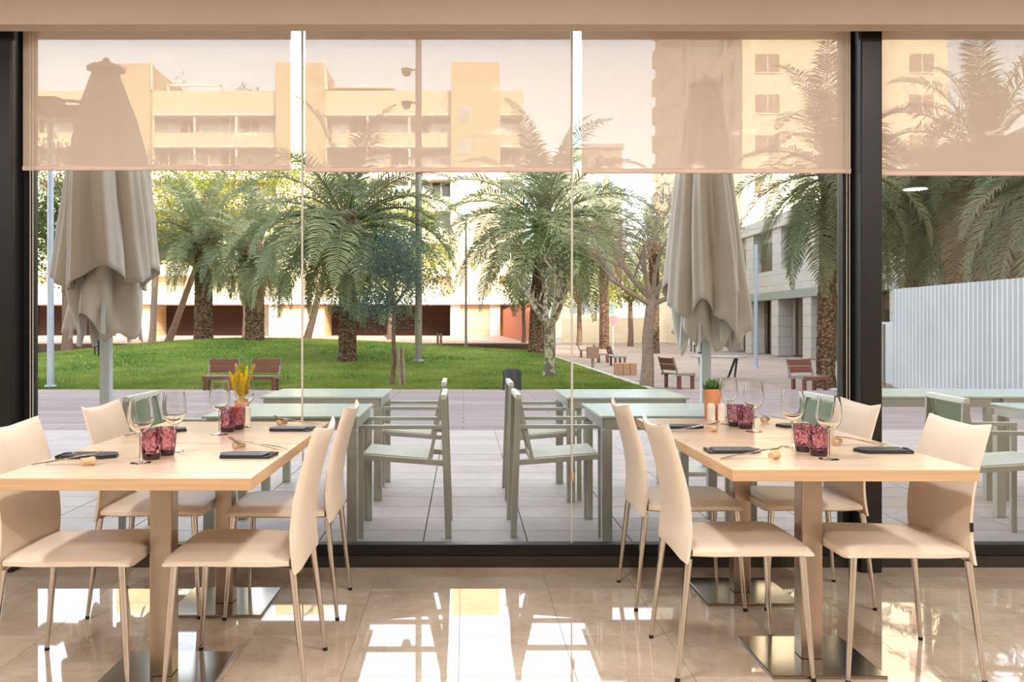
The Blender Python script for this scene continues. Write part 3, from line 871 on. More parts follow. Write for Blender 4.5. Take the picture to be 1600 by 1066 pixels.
# arcade building on the right, facade along x = 18.1
A = thing('arcade_building', 'grey stone building with recessed shop fronts right of the plaza', 'building')
AX = 18.1
box('upper_wall', M['stone'], A, AX, AX + 12.78, 17.04, 65.32, 3.22, 3.831)
box('upper_wall', M['stone'], A, AX + 0.497, AX + 12.78, 17.04, 65.32, 3.831, 6.884)
box('cornice', M['stone'], A, AX - 0.142, AX + 12.78, 17.04, 65.32, 6.884, 7.594)
box('lintel', M['lintel'], A, AX - 0.071, AX + 0.568, 17.04, 65.32, 2.766, 3.22)
for yy in [17.32 + 4.83*k for k in range(10)]:
    box('pillar', M['stone'], A, AX, AX + 0.852, yy, yy + 1.136, -0.5, 2.837)
    w_ = box('shop_front', M['greydoor' if round((yy - 17.32)/4.83) % 2 else 'windark'], A, AX + 1.42, AX + 1.562, yy + 1.136, yy + 4.828, -0.5, 3.05)
    for q in range(3):
        box('vent_window', M['shutter'], w_, AX + 1.363, AX + 1.42, yy + 1.562 + 1.065*q, yy + 2.343 + 1.065*q, 1.985, 2.695)
    box('window', M['windark' if round((yy - 17.32)/4.83) % 3 else 'winglass'], A, AX + 0.355, AX + 0.568, yy + 1.278, yy + 3.976, 4.541, 6.245)
    box('pilaster', M['stone'], A, AX, AX + 0.568, yy - 0.426, yy + 0.994, 3.831, 6.884)
    box('parapet_panel', M['stone'], A, AX, AX + 0.568, yy + 0.994, yy + 4.402, 3.831, 4.47)
box('back_wall', M['greydoor'], A, AX + 1.562, AX + 12.78, 17.04, 65.32, -0.5, 3.22)

# corrugated hoarding
H = thing('corrugated_hoarding', 'white corrugated metal hoarding outside the right window', 'fence')
def sheet(name, a, b, h, parent):
    a, b = Vector(a), Vector(b); d = (b - a); n = max(4, int(d.length/.125)); nrm = Vector((-d.y, d.x, 0)).normalized()
    v, f = [], []
    for i in range(n*4 + 1):
        u = i/(n*4); ph = (i % 4); o_ = .026 if ph in (1, 2) else -.026
        p = a + d*u + nrm*o_
        v += [(p.x, p.y, .05), (p.x, p.y, h)]
    for i in range(n*4): f.append((2*i, 2*i+2, 2*i+3, 2*i+1))
    o = MB().add(v, f).build(name, M['sheet'], parent)
    s_ = o.modifiers.new('solid', 'SOLIDIFY'); s_.thickness = .003
    return o
h0, h1 = Vector((PX(1397, 17.0), 17.0, 0)), Vector((PX(1640, 12.4), 12.4, 0))
for k in range(5):
    sheet('sheet', h0.lerp(h1, k/5), h0.lerp(h1, (k+1)/5), 1.92, H)
    p = h0.lerp(h1, k/5)
    box('post', M['polegrey'], H, p.x + .03, p.x + .09, p.y, p.y + .06, 0, 1.85)
sheet('sheet', (PX(1384, 19.5), 20.4, 0), (PX(1397, 17.0)+.15, 17.1, 0), 1.3, H)
MB().tube([(h0.x - .1, 17.2, .05), (h0.x - .1, 17.2, 1.25)], .03, 8).build('post', M['polegrey'], H)

# ------------------------------------------------------------------ parasols
def parasol(x, y, label, ztop, spec, hemf, inner, seed):
    rr = random.Random(seed)
    t = thing('parasol', label, 'parasol', (x, y, 0), 0, 'closed cream parasols on the terrace')
    MB().loft([[(a, b, z) for a, b in rrect(.082, .082, .012, 2)] for z in (.02, ztop - .08)]).build('pole', M['whitepole'], t, smooth=30)
    box('base_plate', M['alu'], t, -.3, .3, -.3, .3, 0, .03, .004)
    MB().lathe([(0,0),(.02,0),(.03,.015),(.03,.03),(.02,.045),(0,.05)], 14, (0,0,ztop-.04)).build('finial', M['whitepole'], t, smooth=50)
    N = 112; NZ = 34
    def rad(z):
        for (z1, r1), (z0, r0) in zip(spec, spec[1:]):
            if z0 <= z <= z1: return r0 + (r1-r0)*(z-z0)/(z1-z0)
        return spec[-1][1]
    ph = [rr.uniform(-.35, .35) for _ in range(9)]
    def pt(a, z, sc=1.0):
        k = a/(2*pi)*8; w = abs((k + .12*sin(3*z + ph[int(k) % 8]*4)) % 1 - .5)*2          # 0..1 fold coordinate
        fold = .70 + .34*(1 - w**2.0) + .05*sin(3*a + ph[1]*6 + 2*z) + .045*sin(19*a + 3*z)
        r = rad(z)*fold*sc
        return r
    loops = []
    for j in range(NZ + 1):
        u = j/NZ; L = []
        for i in range(N):
            a = 2*pi*i/N; zb = hemf(a); z = ztop - .10 + (zb - ztop + .10)*u
            r = pt(a, z); L.append((r*cos(a), r*sin(a), z))
        loops.append(L)
    o = MB().loft(loops, caps=False).build('canopy', M['canopy'], t, smooth=180)
    s_ = o.modifiers.new('solid', 'SOLIDIFY'); s_.thickness = .004
    cap = []
    for z, r in ((ztop - .04, .03), (ztop - .05, .10), (ztop - .085, .145), (ztop - .09, .14), (ztop - .065, .06)):
        cap.append([(r*(1 + .08*cos(8*2*pi*i/40))*cos(2*pi*i/40), r*(1 + .08*cos(8*2*pi*i/40))*sin(2*pi*i/40), z) for i in range(40)])
    MB().loft(cap).build('top_cap', M['canopy'], t, smooth=60)
    # inner hanging folds
    zi0, zi1, ri0, ri1 = inner
    loops = []
    for j in range(15):
        u = j/14; L = []
        for i in range(80):
            a = 2*pi*i/80; hem = zi1 + .16*(.5 + .5*sin(4*a + seed)) + .07*sin(7*a + 1.3)
            z = zi0 + (hem - zi0)*u
            r = (ri0 + (ri1 - ri0)*u)*(.82 + .22*sin(5*a + 2.2*u + seed) + .10*sin(9*a - 2*u))
            L.append((r*cos(a), r*sin(a), z))
        loops.append(L)
    o = MB().loft(loops, caps=False).build('inner_folds', M['canopy'], t, smooth=180)
    s_ = o.modifiers.new('solid', 'SOLIDIFY'); s_.thickness = .004
    for k in range(8):
        a = 2*pi*k/8 + .3
        MB().beam((.10*cos(a), .10*sin(a), ztop - .4), (ri1*.86*cos(a), ri1*.86*sin(a), zi1 + .02 + .05*sin(k*2.3)), .022, .03).build('rib', M['whitepole'], t)
    MB().box(-.055, -.041, -.03, .03, .98, 1.10).tube([(-.055, 0, 1.05), (-.09, 0, 1.05), (-.09, 0, .99)], .006, 6).build('crank', M['binmetal'], t)
    return t
d1 = 7.0
parasol(PX(166, d1), d1, 'closed cream parasol on the left of the terrace, wide at the hem', PZ(92, d1),
        [(3.4,.09),(PZ(112,d1),.09),(PZ(180,d1),.20),(PZ(265,d1),.290),(PZ(380,d1),.350),(PZ(445,d1),.385),(0,.38)],
        lambda a: PZ(440, d1) + .07*sin(4*a + .6) + .05*sin(a + 2.0), (PZ(410, d1), PZ(535, d1), .27, .30), 2)
d2 = 7.5
parasol(PX(1102, d2), d2, 'closed cream parasol on the right of the terrace, with slanted hem', PZ(118, d2),
        [(3.4,.10),(PZ(130,d2),.10),(PZ(200,d2),.165),(PZ(275,d2),.225),(PZ(400,d2),.300),(PZ(480,d2),.345),(PZ(560,d2),.355),(0,.35)],
        lambda a: PZ(500, d2) - .17*cos(a) + .10*sin(4*a + 2.2) + .04*sin(9*a), (PZ(440, d2), PZ(545, d2), .24, .27), 5)

# ------------------------------------------------------------------ terrace furniture
def make_tchair():
    t = thing('terrace_armchair', '-', 'chair')
    for s_ in (1, -1):
        yv = .235*s_
        MB().beam((-.25, yv, 0), (-.222, yv, .80), .026, .036, (1,0,0)).build('leg', M['alu'], t, bevel=.002)
        MB().beam((.25, yv, 0), (.25, yv, .62), .026, .032, (1,0,0)).build('leg', M['alu'], t, bevel=.002)
        MB().beam((-.225, yv, .635), (.265, yv, .635), .036, .022).build('armrest', M['alu'], t, bevel=.002)
        MB().beam((-.235, yv*.94, .425), (.25, yv*.94, .462), .024, .03).build('seat_rail', M['alu'], t, bevel=.002)
        MB().beam((-.14, yv*.90, .445), (-.218, yv*.90, .80), .018, .018).build('back_stile', M['alu'], t)
    MB().beam((-.14, 0, .447), (.235, 0, .478), .40, .008).build('seat', M['textile'], t)
    MB().beam((-.145, 0, .47), (-.215, 0, .78), .385, .007, (1,0,0)).build('backrest', M['greentextile'], t)
    MB().beam((-.222, -.25, .805), (-.222, .25, .805), .032, .03).build('top_rail', M['textile'], t, bevel=.004)
    MB().beam((-.14, -.22, .44), (-.14, .22, .44), .025, .025).build('cross_bar', M['alu'], t)
    MB().beam((.24, -.22, .455), (.24, .22, .455), .025, .025).build('cross_bar', M['alu'], t)
    return t
tc0 = make_tchair()
TC = [(-.335, 5.315, pi, 'grey aluminium armchair in the middle of the terrace, left of the gap, nearer the window'),
      (.538, 5.34, 0, 'grey aluminium armchair in the middle of the terrace, right of the gap, nearer the window'),
      (-.36, 6.48, pi, 'grey aluminium armchair at the far left terrace table, left of the gap'),
      (.556, 6.43, 0, 'grey aluminium armchair at the far right terrace table, right of the gap'),
      (-1.65, 5.18, 0, 'grey aluminium armchair outside behind the wine glasses of the front left table'),
      (1.83, 5.08, pi, 'grey aluminium armchair outside behind the wine glasses of the front right table'),
      (2.96, 5.02, 0, 'grey aluminium armchair right of the black column')]
for i, (x, y, r, lab) in enumerate(TC):
    c = tc0 if i == 0 else copy_tree(tc0)
    c.location = (x, y, 0); c.rotation_euler.z = r; c['label'] = lab; c['group'] = 'aluminium armchairs on the terrace'
tc_last = c; c.rotation_euler.z = -.10
def make_ttable():
    t = thing('terrace_table', '-', 'table')
    box('table_top', M['alutop'], t, -.425, .425, -.4, .4, .708, .722, .002)
    for a in ((-.40, .40, -.385, -.355), (-.40, .40, .355, .385)): box('apron', M['alu'], t, a[0], a[1], a[2], a[3], .645, .708)
    for a in ((-.41, -.38), (.38, .41)): box('apron', M['alu'], t, a[0], a[1], -.355, .355, .645, .708)
    for sx in (-1, 1):
        for sy in (-1, 1):
            box('leg', M['alu'], t, sx*.39 - .028, sx*.39 + .028, sy*.365 - .028, sy*.365 + .028, 0, .645, .003)
    return t
tt0 = make_ttable()
for i, (x, y, r, lab) in enumerate([(-.995, 5.22, 0, 'pale green terrace table on the left, close to the window'), (1.174, 5.24, 0, 'pale green terrace table on the right, close to the window'),
        (-.985, 6.56, 0, 'pale green terrace table on the left, farther from the window'), (1.13, 6.5, 0, 'pale green terrace table on the right, farther from the window'),
        (3.78, 5.27, -.03, 'pale green terrace table at the right edge of the picture'), (3.3, 6.6, -.06, 'pale green terrace table in front of the corrugated hoarding'), (4.18, 6.55, -.06, 'pale green terrace table at the far right in front of the hoarding')]):
    c = tt0 if i == 0 else copy_tree(tt0)
    c.location = (x, y, 0); c.rotation_euler.z = r; c['label'] = lab; c['group'] = 'pale green tables on the terrace'

# ------------------------------------------------------------------ park things
def make_pchair():
    t = thing('park_seat', '-', 'bench')     # sitter looks along -y
    for k in range(2):
        MB().beam((0, 0.2698 + 0.0426*k, 0.5183 + 0.1775*k), (0, 0.3081 + 0.0426*k, 0.6788 + 0.1775*k), 0.7668, 0.0426, (0,1,0)).build('back_board', M['benchwood'], t, bevel=.004)
    for k in range(3):
        box('seat_board', M['benchmetal'], t, -0.3692, 0.3692, -0.284 + 0.1775*k, -0.1207 + 0.1775*k, 0.4047, 0.4402, 0.00568)
    box('front_rail', M['benchwood'], t, -0.3976, 0.3976, -0.3266, -0.2911, 0.3408, 0.4402, 0.00568)
    for s_ in (-1, 1):
        MB().beam((s_*0.3763, 0.213, 0.3834), (s_*0.3763, 0.372, 0.8875), 0.0426, 0.0426).build('back_bracket', M['benchmetal'], t)
        MB().beam((s_*0.3408, 0.142, 0), (s_*0.3408, 0.142, 0.4047), 0.071, 0.0852, (0,1,0)).build('leg', M['benchwood'], t)
        MB().beam((s_*0.3408, -0.2698, 0), (s_*0.3408, -0.2698, 0.4047), 0.071, 0.0852, (0,1,0)).build('leg', M['benchwood'], t)
        MB().beam((s_*0.3834, -0.3124, 0.3905), (s_*0.3834, 0.284, 0.3905), 0.0284, 0.0426).build('side_rail', M['benchmetal'], t)
    return t
pc0 = make_pchair()
for i, (px_, D, r, s_, lab) in enumerate([(345, 23.43, .0, 1, 'brown slatted park seat at the lawn edge, the left of two'), (411, 23.43, -.05, 1, 'brown slatted park seat at the lawn edge, the right of two'),
        (1262, 23.29, .35, 1, 'brown slatted park seat in front of the right palm trunk'), (1058, 24.99, 1.9, 1, 'brown park seat beside the bare tree, turned sideways'),
        (963, 39.05, 1.7, 1, 'small park seat on the plaza near the lawn kerb'), (940, 42.6, 1.5, 1, 'small park seat on the plaza behind the litter post'), (912, 49.7, 1.4, 1, 'farthest small park seat on the plaza')]):
    c = pc0 if i == 0 else copy_tree(pc0)
    c.location = (PX(px_, D), D, PARK_Z - .03); c.rotation_euler.z = r; c['label'] = lab; c['group'] = 'single park seats'
b = thing('litter_bin', 'charcoal round litter bin at the lawn edge', 'bin', (PX(800, 23.29), 23.29, PARK_Z - .03))
MB().lathe([(0,0.0852),(0.2059,0.0852),(0.213,0.142),(0.213,0.6106),(0.1988,0.6177),(0.1917,0.5964),(0.1846,0.142),(0,0.142)], 28).build('drum', M['binmetal'], b, smooth=40, fix=True)
for s_ in (-1, 1): MB().tube([(s_*0.2201, 0, 0), (s_*0.2201, 0, 0.568)], 0.0213, 8).build('post', M['binmetal'], b, smooth=60)
b = thing('litter_post', 'grey litter box on a post beside the lawn kerb', 'bin', (PX(926, 37.35), 37.35, PARK_Z - .03))
box('box', M['shutter'], b, -0.2414, 0.2414, -0.1704, 0.1704, 0.3976, 0.8804, 0.0142); box('post', M['polegrey'], b, -0.0568, 0.0568, -0.0426, 0.0426, 0, 0.3976)
b = thing('wooden_block', 'pale wooden block seat on the plaza', 'stool', (PX(977, 31.81), 31.81, PARK_Z - .03))
for k in range(3): box('plank', M['crate'], b, -0.3692 + 0.2485*k, -0.3692 + 0.2343*(k+1) + .014*k, -.284, .284, 0, .426, .008)
b = thing('plaza_table', 'grey blue topped table on the plaza under the right parasol', 'table', (PX(1122, 29.11), 29.11, PARK_Z - .03))
box('table_top', M['bluetop'], b, -0.781, 0.781, -0.497, 0.497, 0.71, 0.7668, 0.0071)
for s_ in (-1, 1):
    MB().beam((s_*0.426, -0.355, 0), (s_*0.5964, -0.071, 0.71), 0.0568, 0.0568).build('leg', M['binmetal'], b); MB().beam((s_*0.426, 0.355, 0), (s_*0.5964, 0.071, 0.71), 0.0568, 0.0568).build('leg', M['binmetal'], b)

def pole(name, label, cat, px_, D, z0, z1, r, m):
    t = thing(name, label, cat, (PX(px_, D), D, z0))
    MB().tube([(0,0,0), (0,0,z1 - z0)], [r, r*.8], 14).build('pole', M[m], t, smooth=60)
    MB().tube([(0,0,0), (0,0,.085)], [r*1.8, r*1.5], 14).build('base', M[m], t, smooth=60)
    return t
t = pole('street_lamp', 'pale blue lamp post at the far left with dark lamp heads', 'street lamp', 79, 24.4, lawn_z(-11.3, 24.4), PZ(168, 24.4), .092, 'poleblue')
zt = PZ(168, 24.4) - lawn_z(-11.3, 24.4)
box('lamp_head', M['lampdark'], t, -0.3124, 0.3124, -0.284, 0.284, zt - 0.2272, zt + 0.2556, 0.0426)
box('lamp_head', M['lampdark'], t, 0.284, 0.852, -0.2272, 0.2272, zt - 0.2272, zt + 0.0284, 0.0426)
MB().beam((0.142, 0, zt + 0.213), (0.9088, 0, zt + 0.142), 0.071, 0.071).build('arm', M['lampdark'], t)
z0 = lawn_z(PX(653, 34.1), 34.1)
t = pole('floodlight_mast', 'tall mast with two floodlights behind the middle blind', 'street lamp', 654, 34.1, z0, 15.8, .14, 'polegrey')
for py_ in (112, 163):
    zz = PZ(py_, 34.1) - z0
    MB().beam((-0.071, 0, zz + 0.071), (-0.3692, -0.071, zz + 0.0284), 0.0568, 0.0568).build('arm', M['polegrey'], t)
    MB().lathe([(0,0),(0.1278,0),(0.213,0.2272),(0.1988,0.2556),(0,0.2556)], 16, (-0.4544, -0.071, zz - 0.1704)).build('floodlight', M['lampdark'], t, smooth=50)
pole('lamp_pole', 'thin grey pole at the edge of the pink platform', 'pole', 728, 47.6, lawn_z(0.14, 47.6), 6.9, .071, 'polegrey')
pole('lamp_pole', 'thin grey pole on the plaza in front of the stone building', 'pole', 1181, 36.9, PARK_Z - .03, 4.6, .078, 'poleblue')
pole('lamp_pole', 'slim pole in front of the middle palm trunk', 'pole', 866, 34.8, lawn_z(3.55, 34.8), 4.75, .05, 'polegrey')
t = pole('road_sign', 'round pink red road sign among the plaza trees', 'sign', 958, 68.2, PARK_Z - .03, 1.42, .05, 'white')
MB().tube([(0, -0.071, 2.201), (0, -0.0284, 2.201)], 0.3976, 24).build('sign_disc', M['signred'], t, smooth=40)
t = thing('tree_stake', 'pair of wooden stakes beside the small dark tree', 'stake', (PX(626, 25), 25, lawn_z(-1.7, 25) - .03))
MB().tube([(-0.0284,0,0), (-0.071,0,1.108)], 0.0497, 8).build('stake', M['greybark'], t, smooth=60); MB().tube([(0.0852,0.071,0), (0.0426,0.071,1.136)], 0.0568, 8).build('stake', M['greybark'], t, smooth=60)
for px_, nm in ((684, 'left'), (689, 'right')):
    o = MB().tube([(PX(px_, 48.3), 48.3, -.36), (PX(px_, 48.3), 48.3, .85)], 0.0639, 8).build('bollard', M['bark'], None, smooth=60)
    tag(o, '%s of two slim dark bollards before the pink platform' % nm, 'bollard', 'bollards by the platform')

# ------------------------------------------------------------------ palms
def frond_mesh(el, length, seed, dens=46, droop=1.0):
    rr = random.Random(seed); m = MB()
    n = 14; pts = [Vector((0,0,0))]; ang = el
    for i in range(n):
        ang -= droop*(1.35*cos(max(-1.2, min(1.2, ang))) + .12)*(.5 + i/n)/n*1.35
        ang = max(ang, -1.45)
        pts.append(pts[-1] + Vector((cos(ang), 0, sin(ang)))*length/n)
    m.tube(pts[::2], [.022*(1 - .85*i/(len(pts[::2])-1)) for i in range(len(pts[::2]))], 4)
    for k in range(dens):
        u = .12 + .88*(k + .5)/dens; f = u*n; i = min(n-1, int(f)); p = pts[i].lerp(pts[i+1], f - i)
        d = (pts[i+1] - pts[i]).normalized(); up = Vector((-d.z, 0, d.x))
        L = length*(.155*sin(pi*min(1, u*1.02)**.75) + .035)*rr.uniform(.85, 1.1); wd = .017*length/2.6
        for s_ in (-1, 1):
            side = Vector((0, s_, 0)); fw = rr.uniform(.45, .75)
            dr = (side*1.0 + d*fw + up*rr.uniform(.05, .45)).normalized()
            q1 = p + dr*L*.55; q2 = p + dr*L + Vector((0, 0, -L*rr.uniform(.12, .35)))
            w = (d - dr*d.dot(dr)).normalized()*wd
            m.add([p - w*.5, p + w*.5, q1 + w, q1 - w, q2], [(0,1,2,3), (3,2,4)])
    return m
ELS = [85, 70, 55, 40, 25, 8, -12, -35, -55]
FM = {}
def frond_data(ei, var, dry):
    k = (ei, var, dry)
    if k not in FM:
        o = frond_mesh(radians(ELS[ei]), 2.6, 100*ei + var, 46, 1.0).build('frond', M['frond3' if dry else ('frond1', 'frond2')[var % 2]], None)
        FM[k] = o.data; bpy.data.objects.remove(o)
    return FM[k]
def palm(label, px_, D, z0, crown_py, reach, r0, counts, seed, lean=0, skirt=0, px_top=None, hang=1.0):
    rr = random.Random(seed)
    x = PX(px_, D); zc = PZ(crown_py, D) - z0
    t = thing('palm_tree', label, 'palm tree', (x, D, z0), 0, 'palm trees outside')
    tx = PX(px_top, D) - x if px_top else lean
    N, K = max(16, int(zc/.055)), 16; loops = []
    for j in range(N + 1):
        u = j/N; z = zc*u; r = r0*(1.12 - .12*u) if u > .06 else r0*(1.25 - 2*u)
        if u > .85: r *= 1 + .35*(u - .85)/.15
        L = []
        for i in range(K):
            a = 2*pi*(i + .5*(j % 2))/K; kn_ = .10 if (i + j) % 2 else -.05
            q = r*(1 + kn_ + rr.uniform(-.05, .05)); L.append((tx*u**1.5 + q*cos(a), q*sin(a), z))
        loops.append(L)
    MB().loft(loops).build('trunk', M['ptrunk'], t)
    # boss of old leaf bases under the crown
    sc = reach/2.2
    MB().lathe([(0,-.45*sc),(r0*1.1,-.42*sc),(r0*1.75,-.15*sc),(r0*1.6,.12*sc),(r0*.8,.30*sc),(0,.36*sc)], 14, (tx, 0, zc)).build('crown_boss', M['ptrunk'], t)
    for ei, n in enumerate(counts):
        a0 = rr.uniform(0, 6.28)
        for k in range(n):
            dry = (ei >= 7) and rr.random() < .25 + skirt
            o = bpy.data.objects.new('frond', frond_data(ei, k % 3, dry)); COL.objects.link(o); o.parent = t
            a = a0 + 2*pi*k/n + rr.uniform(-.2, .2)
            o.location = (tx + .12*cos(a)*sc, .12*sin(a)*sc, zc + .12*sc - .05*ei*sc)
            s_ = sc*rr.uniform(.88, 1.1)*(1, 1, 1, 1, 1, .97, .9, .74*hang, .6*hang)[ei]
            o.rotation_euler = (rr.uniform(-.15, .15), rr.uniform(-.12, .12), a); o.scale = (s_, s_, s_)
    return t
FULL = [4, 6, 8, 9, 10, 10, 9, 8, 5]
palm('stout palm left of the two park seats, with grey green crown', 318, 46.15, lawn_z(PX(318, 46.15), 46.15) - .04, 372, 3.55, 0.3976, [4,6,7,8,9,9,7,5,2], 21)
palm('large palm in the lawn left of the small dark tree', 543, 33.37, lawn_z(PX(543, 33.37), 33.37) - .04, 345, 4.189, 0.284, [2,4,6,9,12,12,11,11,7], 22)
palm('large palm with ringed trunk in the middle of the picture', 838, 44.02, lawn_z(PX(838, 44.02), 44.02) - .04, 345, 5.112, 0.3408, [3,5,7,9,10,9,9,9,5], 23, px_top=850)
palm('palm with rough brown trunk beside the right black column', 1290, 25.13, -0.5426, 262, 3.124, 0.213, [2,2,3,4,6,7,8,7,4], 24, px_top=1299, hang=1.25)
palm('palm with thick smooth trunk and brown hanging fronds', 398, 42.6, lawn_z(PX(398, 42.6), 42.6) - .04, 392, 3.124, 0.3834, [2,3,4,5,6,7,8,10,8], 25, skirt=.3)
palm('palm behind the hoarding nearest to the right black column', 1430, 28.4, -0.5426, 262, 3.337, 0.2556, [0,0,2,4,6,8,10,10,7], 26, hang=1.5)
palm('palm behind the hoarding with splayed crown at the right edge', 1537, 24.99, -0.5426, 240, 3.195, 0.2556, [3,4,4,4,5,7,10,11,8], 27, hang=1.55)
palm('palm half outside the right edge of the picture', 1655, 21.87, -0.5426, 262, 2.982, 0.2414, [0,1,3,4,6,7,9,10,7], 28, hang=1.5)
palm('slender palm far back on the plaza left of the bare tree', 944, 68.16, -0.5426, 372, 3.976, 0.3266, [3,5,6,6,7,6,5,4,2], 29)
palm('thick trunked palm on the plaza behind the bare tree', 1022, 56.8, -0.5426, 385, 3.55, 0.284, [3,4,5,6,6,6,5,4,2], 30)

# ------------------------------------------------------------------ leafy and bare trees
def limb(m, p, d, L, r, depth, rr, tips, spread=.6, seg=4, up=.12):
    path, rad = [p], [r]; q = p.copy(); dd = d.copy()
    for i in range(seg):
        dd = (dd + Vector((rr.uniform(-.22,.22), rr.uniform(-.22,.22), rr.uniform(-.12,.2) + up*.5))).normalized()
        q = q + dd*L/seg; path.append(q.copy()); rad.append(r*(1 - .45*(i+1)/seg))
    m.tube(path, rad, 7 if depth > 1 else 4, caps=depth <= 1)
    if depth == 0: tips.append(q); return
    nb = 3 if depth > 1 else 4
    for k in range(nb):
        a = rr.uniform(0, 6.28); ax = Vector((cos(a), sin(a), rr.uniform(-.2, .5)))
        nd = (dd*(1 - spread*.5) + ax*spread).normalized()
        st = path[rr.randint(max(1, seg-2), seg)]
        limb(m, st.copy(), nd, L*rr.uniform(.6, .82), rad[-1]*rr.uniform(.6, .8), depth-1, rr, tips, spread, seg, up)
def tree(name, label, px_, D, z0, top_py, width, trunk_r, leafm, barkm, seed, nleaf=5000, leaf=.12, crown_py=None, depth=3, split=.42, cat='tree', lean=(0, 0), droop=0, cw=1.0, group='leafy trees outside'):
    rr = random.Random(seed); x = PX(px_, D); H = PZ(top_py, D) - z0
    t = thing(name, label, cat, (x, D, z0), 0, group)
    m = MB(); tips = []
    base = Vector((0,0,0)); fork = Vector((lean[0], lean[1], H*split))
    m.tube([base, base.lerp(fork, .3) + Vector((.04,0,0)), base.lerp(fork, .7), fork], [trunk_r*1.25, trunk_r, trunk_r*.9, trunk_r*.8], 10)
    for k in range(4):
        a = 2*pi*k/4 + rr.uniform(-.4,.4)
        limb(m, fork.copy(), Vector((cos(a)*.75, sin(a)*.75, .9)).normalized(), H*(1-split)*.42, trunk_r*.6, depth - 1, rr, tips, .65)
    m.build('trunk', M[barkm], t, smooth=60)
    if nleaf:
        czl = (PZ(crown_py, D) - z0) if crown_py else H*split*.8
        m = MB(); lobes = []
        for k in range(16):
            a = rr.uniform(0, 6.28); r = (rr.random()**.5)*width*.62
            lobes.append((Vector((lean[0] + r*cos(a), lean[1] + r*sin(a)*.8, czl + (H - czl)*rr.uniform(.1, .9))), rr.uniform(.28, .5)*width))
        for i in range(nleaf):
            c, R = lobes[i % 16]
            d = Vector((rr.gauss(0,1), rr.gauss(0,1), rr.gauss(0,.8))).normalized()*R*(rr.random()**.35)
            p = c + Vector((d.x*cw, d.y, d.z*.75))
            if p.z > H or p.z < czl*.85: p.z = min(max(p.z, czl*.85), H - rr.random()*.3*width*.3)
            a, b = Vector((rr.gauss(0,1), rr.gauss(0,1), rr.gauss(0,.6))).normalized()*leaf, Vector((rr.gauss(0,1), rr.gauss(0,1), rr.gauss(0,.6) - droop)).normalized()*leaf
            m.add([p, p + a*.6 + b*.3, p + a*.5 + b, p - a*.2 + b*.6], [(0,1,2,3)])
        o = m.build('foliage', M[leafm], t); o['kind'] = 'stuff'
    return t
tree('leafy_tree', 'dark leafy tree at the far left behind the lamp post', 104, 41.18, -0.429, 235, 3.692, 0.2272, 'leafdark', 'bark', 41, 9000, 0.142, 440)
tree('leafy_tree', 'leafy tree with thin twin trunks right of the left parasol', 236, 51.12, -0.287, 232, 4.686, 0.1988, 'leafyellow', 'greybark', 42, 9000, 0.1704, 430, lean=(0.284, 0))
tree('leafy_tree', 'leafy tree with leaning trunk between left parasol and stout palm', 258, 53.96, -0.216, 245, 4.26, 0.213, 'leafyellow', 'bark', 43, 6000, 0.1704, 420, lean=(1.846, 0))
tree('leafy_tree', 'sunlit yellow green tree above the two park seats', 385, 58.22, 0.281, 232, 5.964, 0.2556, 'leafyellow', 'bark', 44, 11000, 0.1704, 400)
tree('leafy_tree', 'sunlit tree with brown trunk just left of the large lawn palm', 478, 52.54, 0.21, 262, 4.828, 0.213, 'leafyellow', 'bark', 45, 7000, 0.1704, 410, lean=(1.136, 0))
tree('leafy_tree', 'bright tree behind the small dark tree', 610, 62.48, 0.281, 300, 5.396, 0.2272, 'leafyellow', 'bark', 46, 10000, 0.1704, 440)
tree('leafy_tree', 'small bushy tree beside the brick wall', 818, 50.84, 0.21, 400, 2.13, 0.1136, 'leafdark', 'bark', 47, 3500, 0.1278, 480)
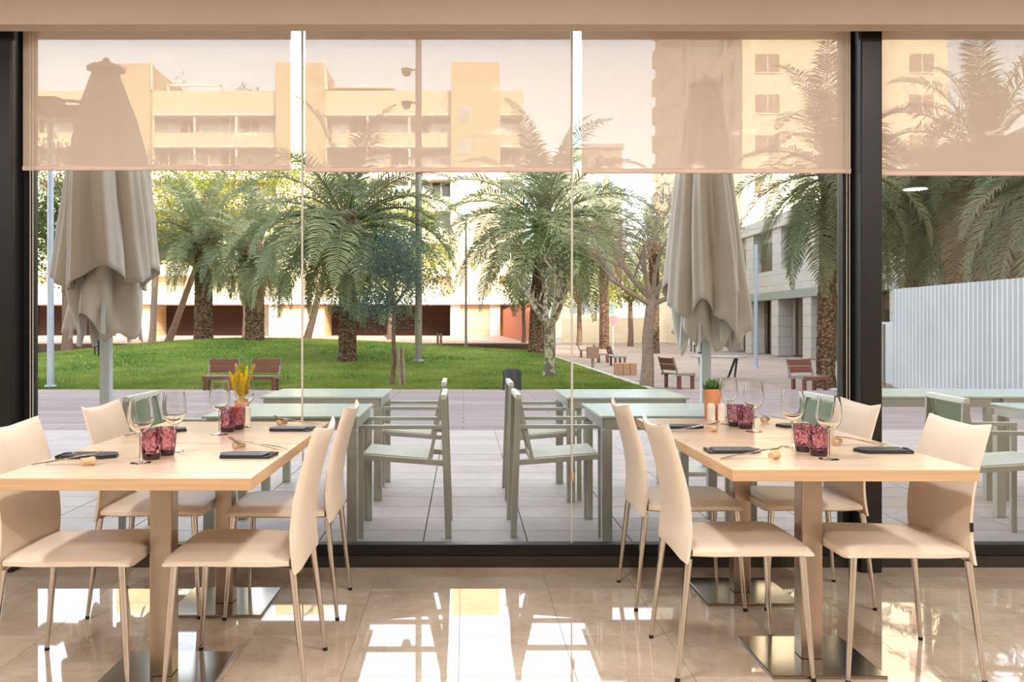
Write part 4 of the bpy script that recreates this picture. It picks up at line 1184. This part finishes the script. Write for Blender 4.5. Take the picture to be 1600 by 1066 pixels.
tree('leafy_tree', 'pale leafy tree far behind the slender plaza palm', 905, 79.52, -0.5284, 390, 4.26, 0.2272, 'leafyellow', 'bark', 48, 6000, 0.1988, 480)
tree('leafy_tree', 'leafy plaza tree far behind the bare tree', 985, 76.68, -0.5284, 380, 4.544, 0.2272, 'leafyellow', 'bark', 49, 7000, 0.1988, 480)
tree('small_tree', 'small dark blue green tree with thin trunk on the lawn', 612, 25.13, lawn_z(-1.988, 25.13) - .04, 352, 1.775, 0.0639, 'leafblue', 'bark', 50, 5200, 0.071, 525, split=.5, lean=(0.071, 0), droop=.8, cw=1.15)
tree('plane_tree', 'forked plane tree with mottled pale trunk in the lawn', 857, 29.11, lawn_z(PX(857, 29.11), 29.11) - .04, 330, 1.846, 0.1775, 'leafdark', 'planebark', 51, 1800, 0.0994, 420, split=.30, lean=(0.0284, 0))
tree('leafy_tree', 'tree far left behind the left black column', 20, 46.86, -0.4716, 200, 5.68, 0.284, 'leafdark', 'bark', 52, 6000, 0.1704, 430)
# bare tree
t = thing('bare_tree', 'bare tree with fine pinkish twigs left of the right parasol', 'tree', (PX(1010, 25), 25, PARK_Z - .04))
rr = random.Random(77); m = MB(); tips = []
H = PZ(465, 25) - PARK_Z + .04
m.tube([(0,0,0), (.043,0,.71), (.028,0,1.42), (.142,0,H)], [.213, .17, .149, .135], 10)
for k, (dx, dz) in enumerate(((-.7,.75), (.55,.7), (-.15,1.0), (.3,1.0), (-.95,.35), (.8,.35))):
    limb(m, Vector((.142, 0, H - .07 - .14*(k > 3))), Vector((dx, rr.uniform(-.5,.5), dz)).normalized(), 1.49, .085, 3, rr, tips, .62, 4, .10)
m.build('trunk_and_branches', M['greybark'], t, smooth=60)
m = MB()
for q in tips:
    for k in range(5):
        d = Vector((rr.gauss(0,1), rr.gauss(0,1), rr.gauss(.1,.7))).normalized(); e = q + d*rr.uniform(.21, .57)
        w = d.cross(Vector((.3,1,.2))).normalized()*.0057
        m.add([q - w, q + w, e], [(0,1,2)])
o = m.build('twigs', M['greybark'], t); o['kind'] = 'stuff'


bpy.context.view_layer.update()
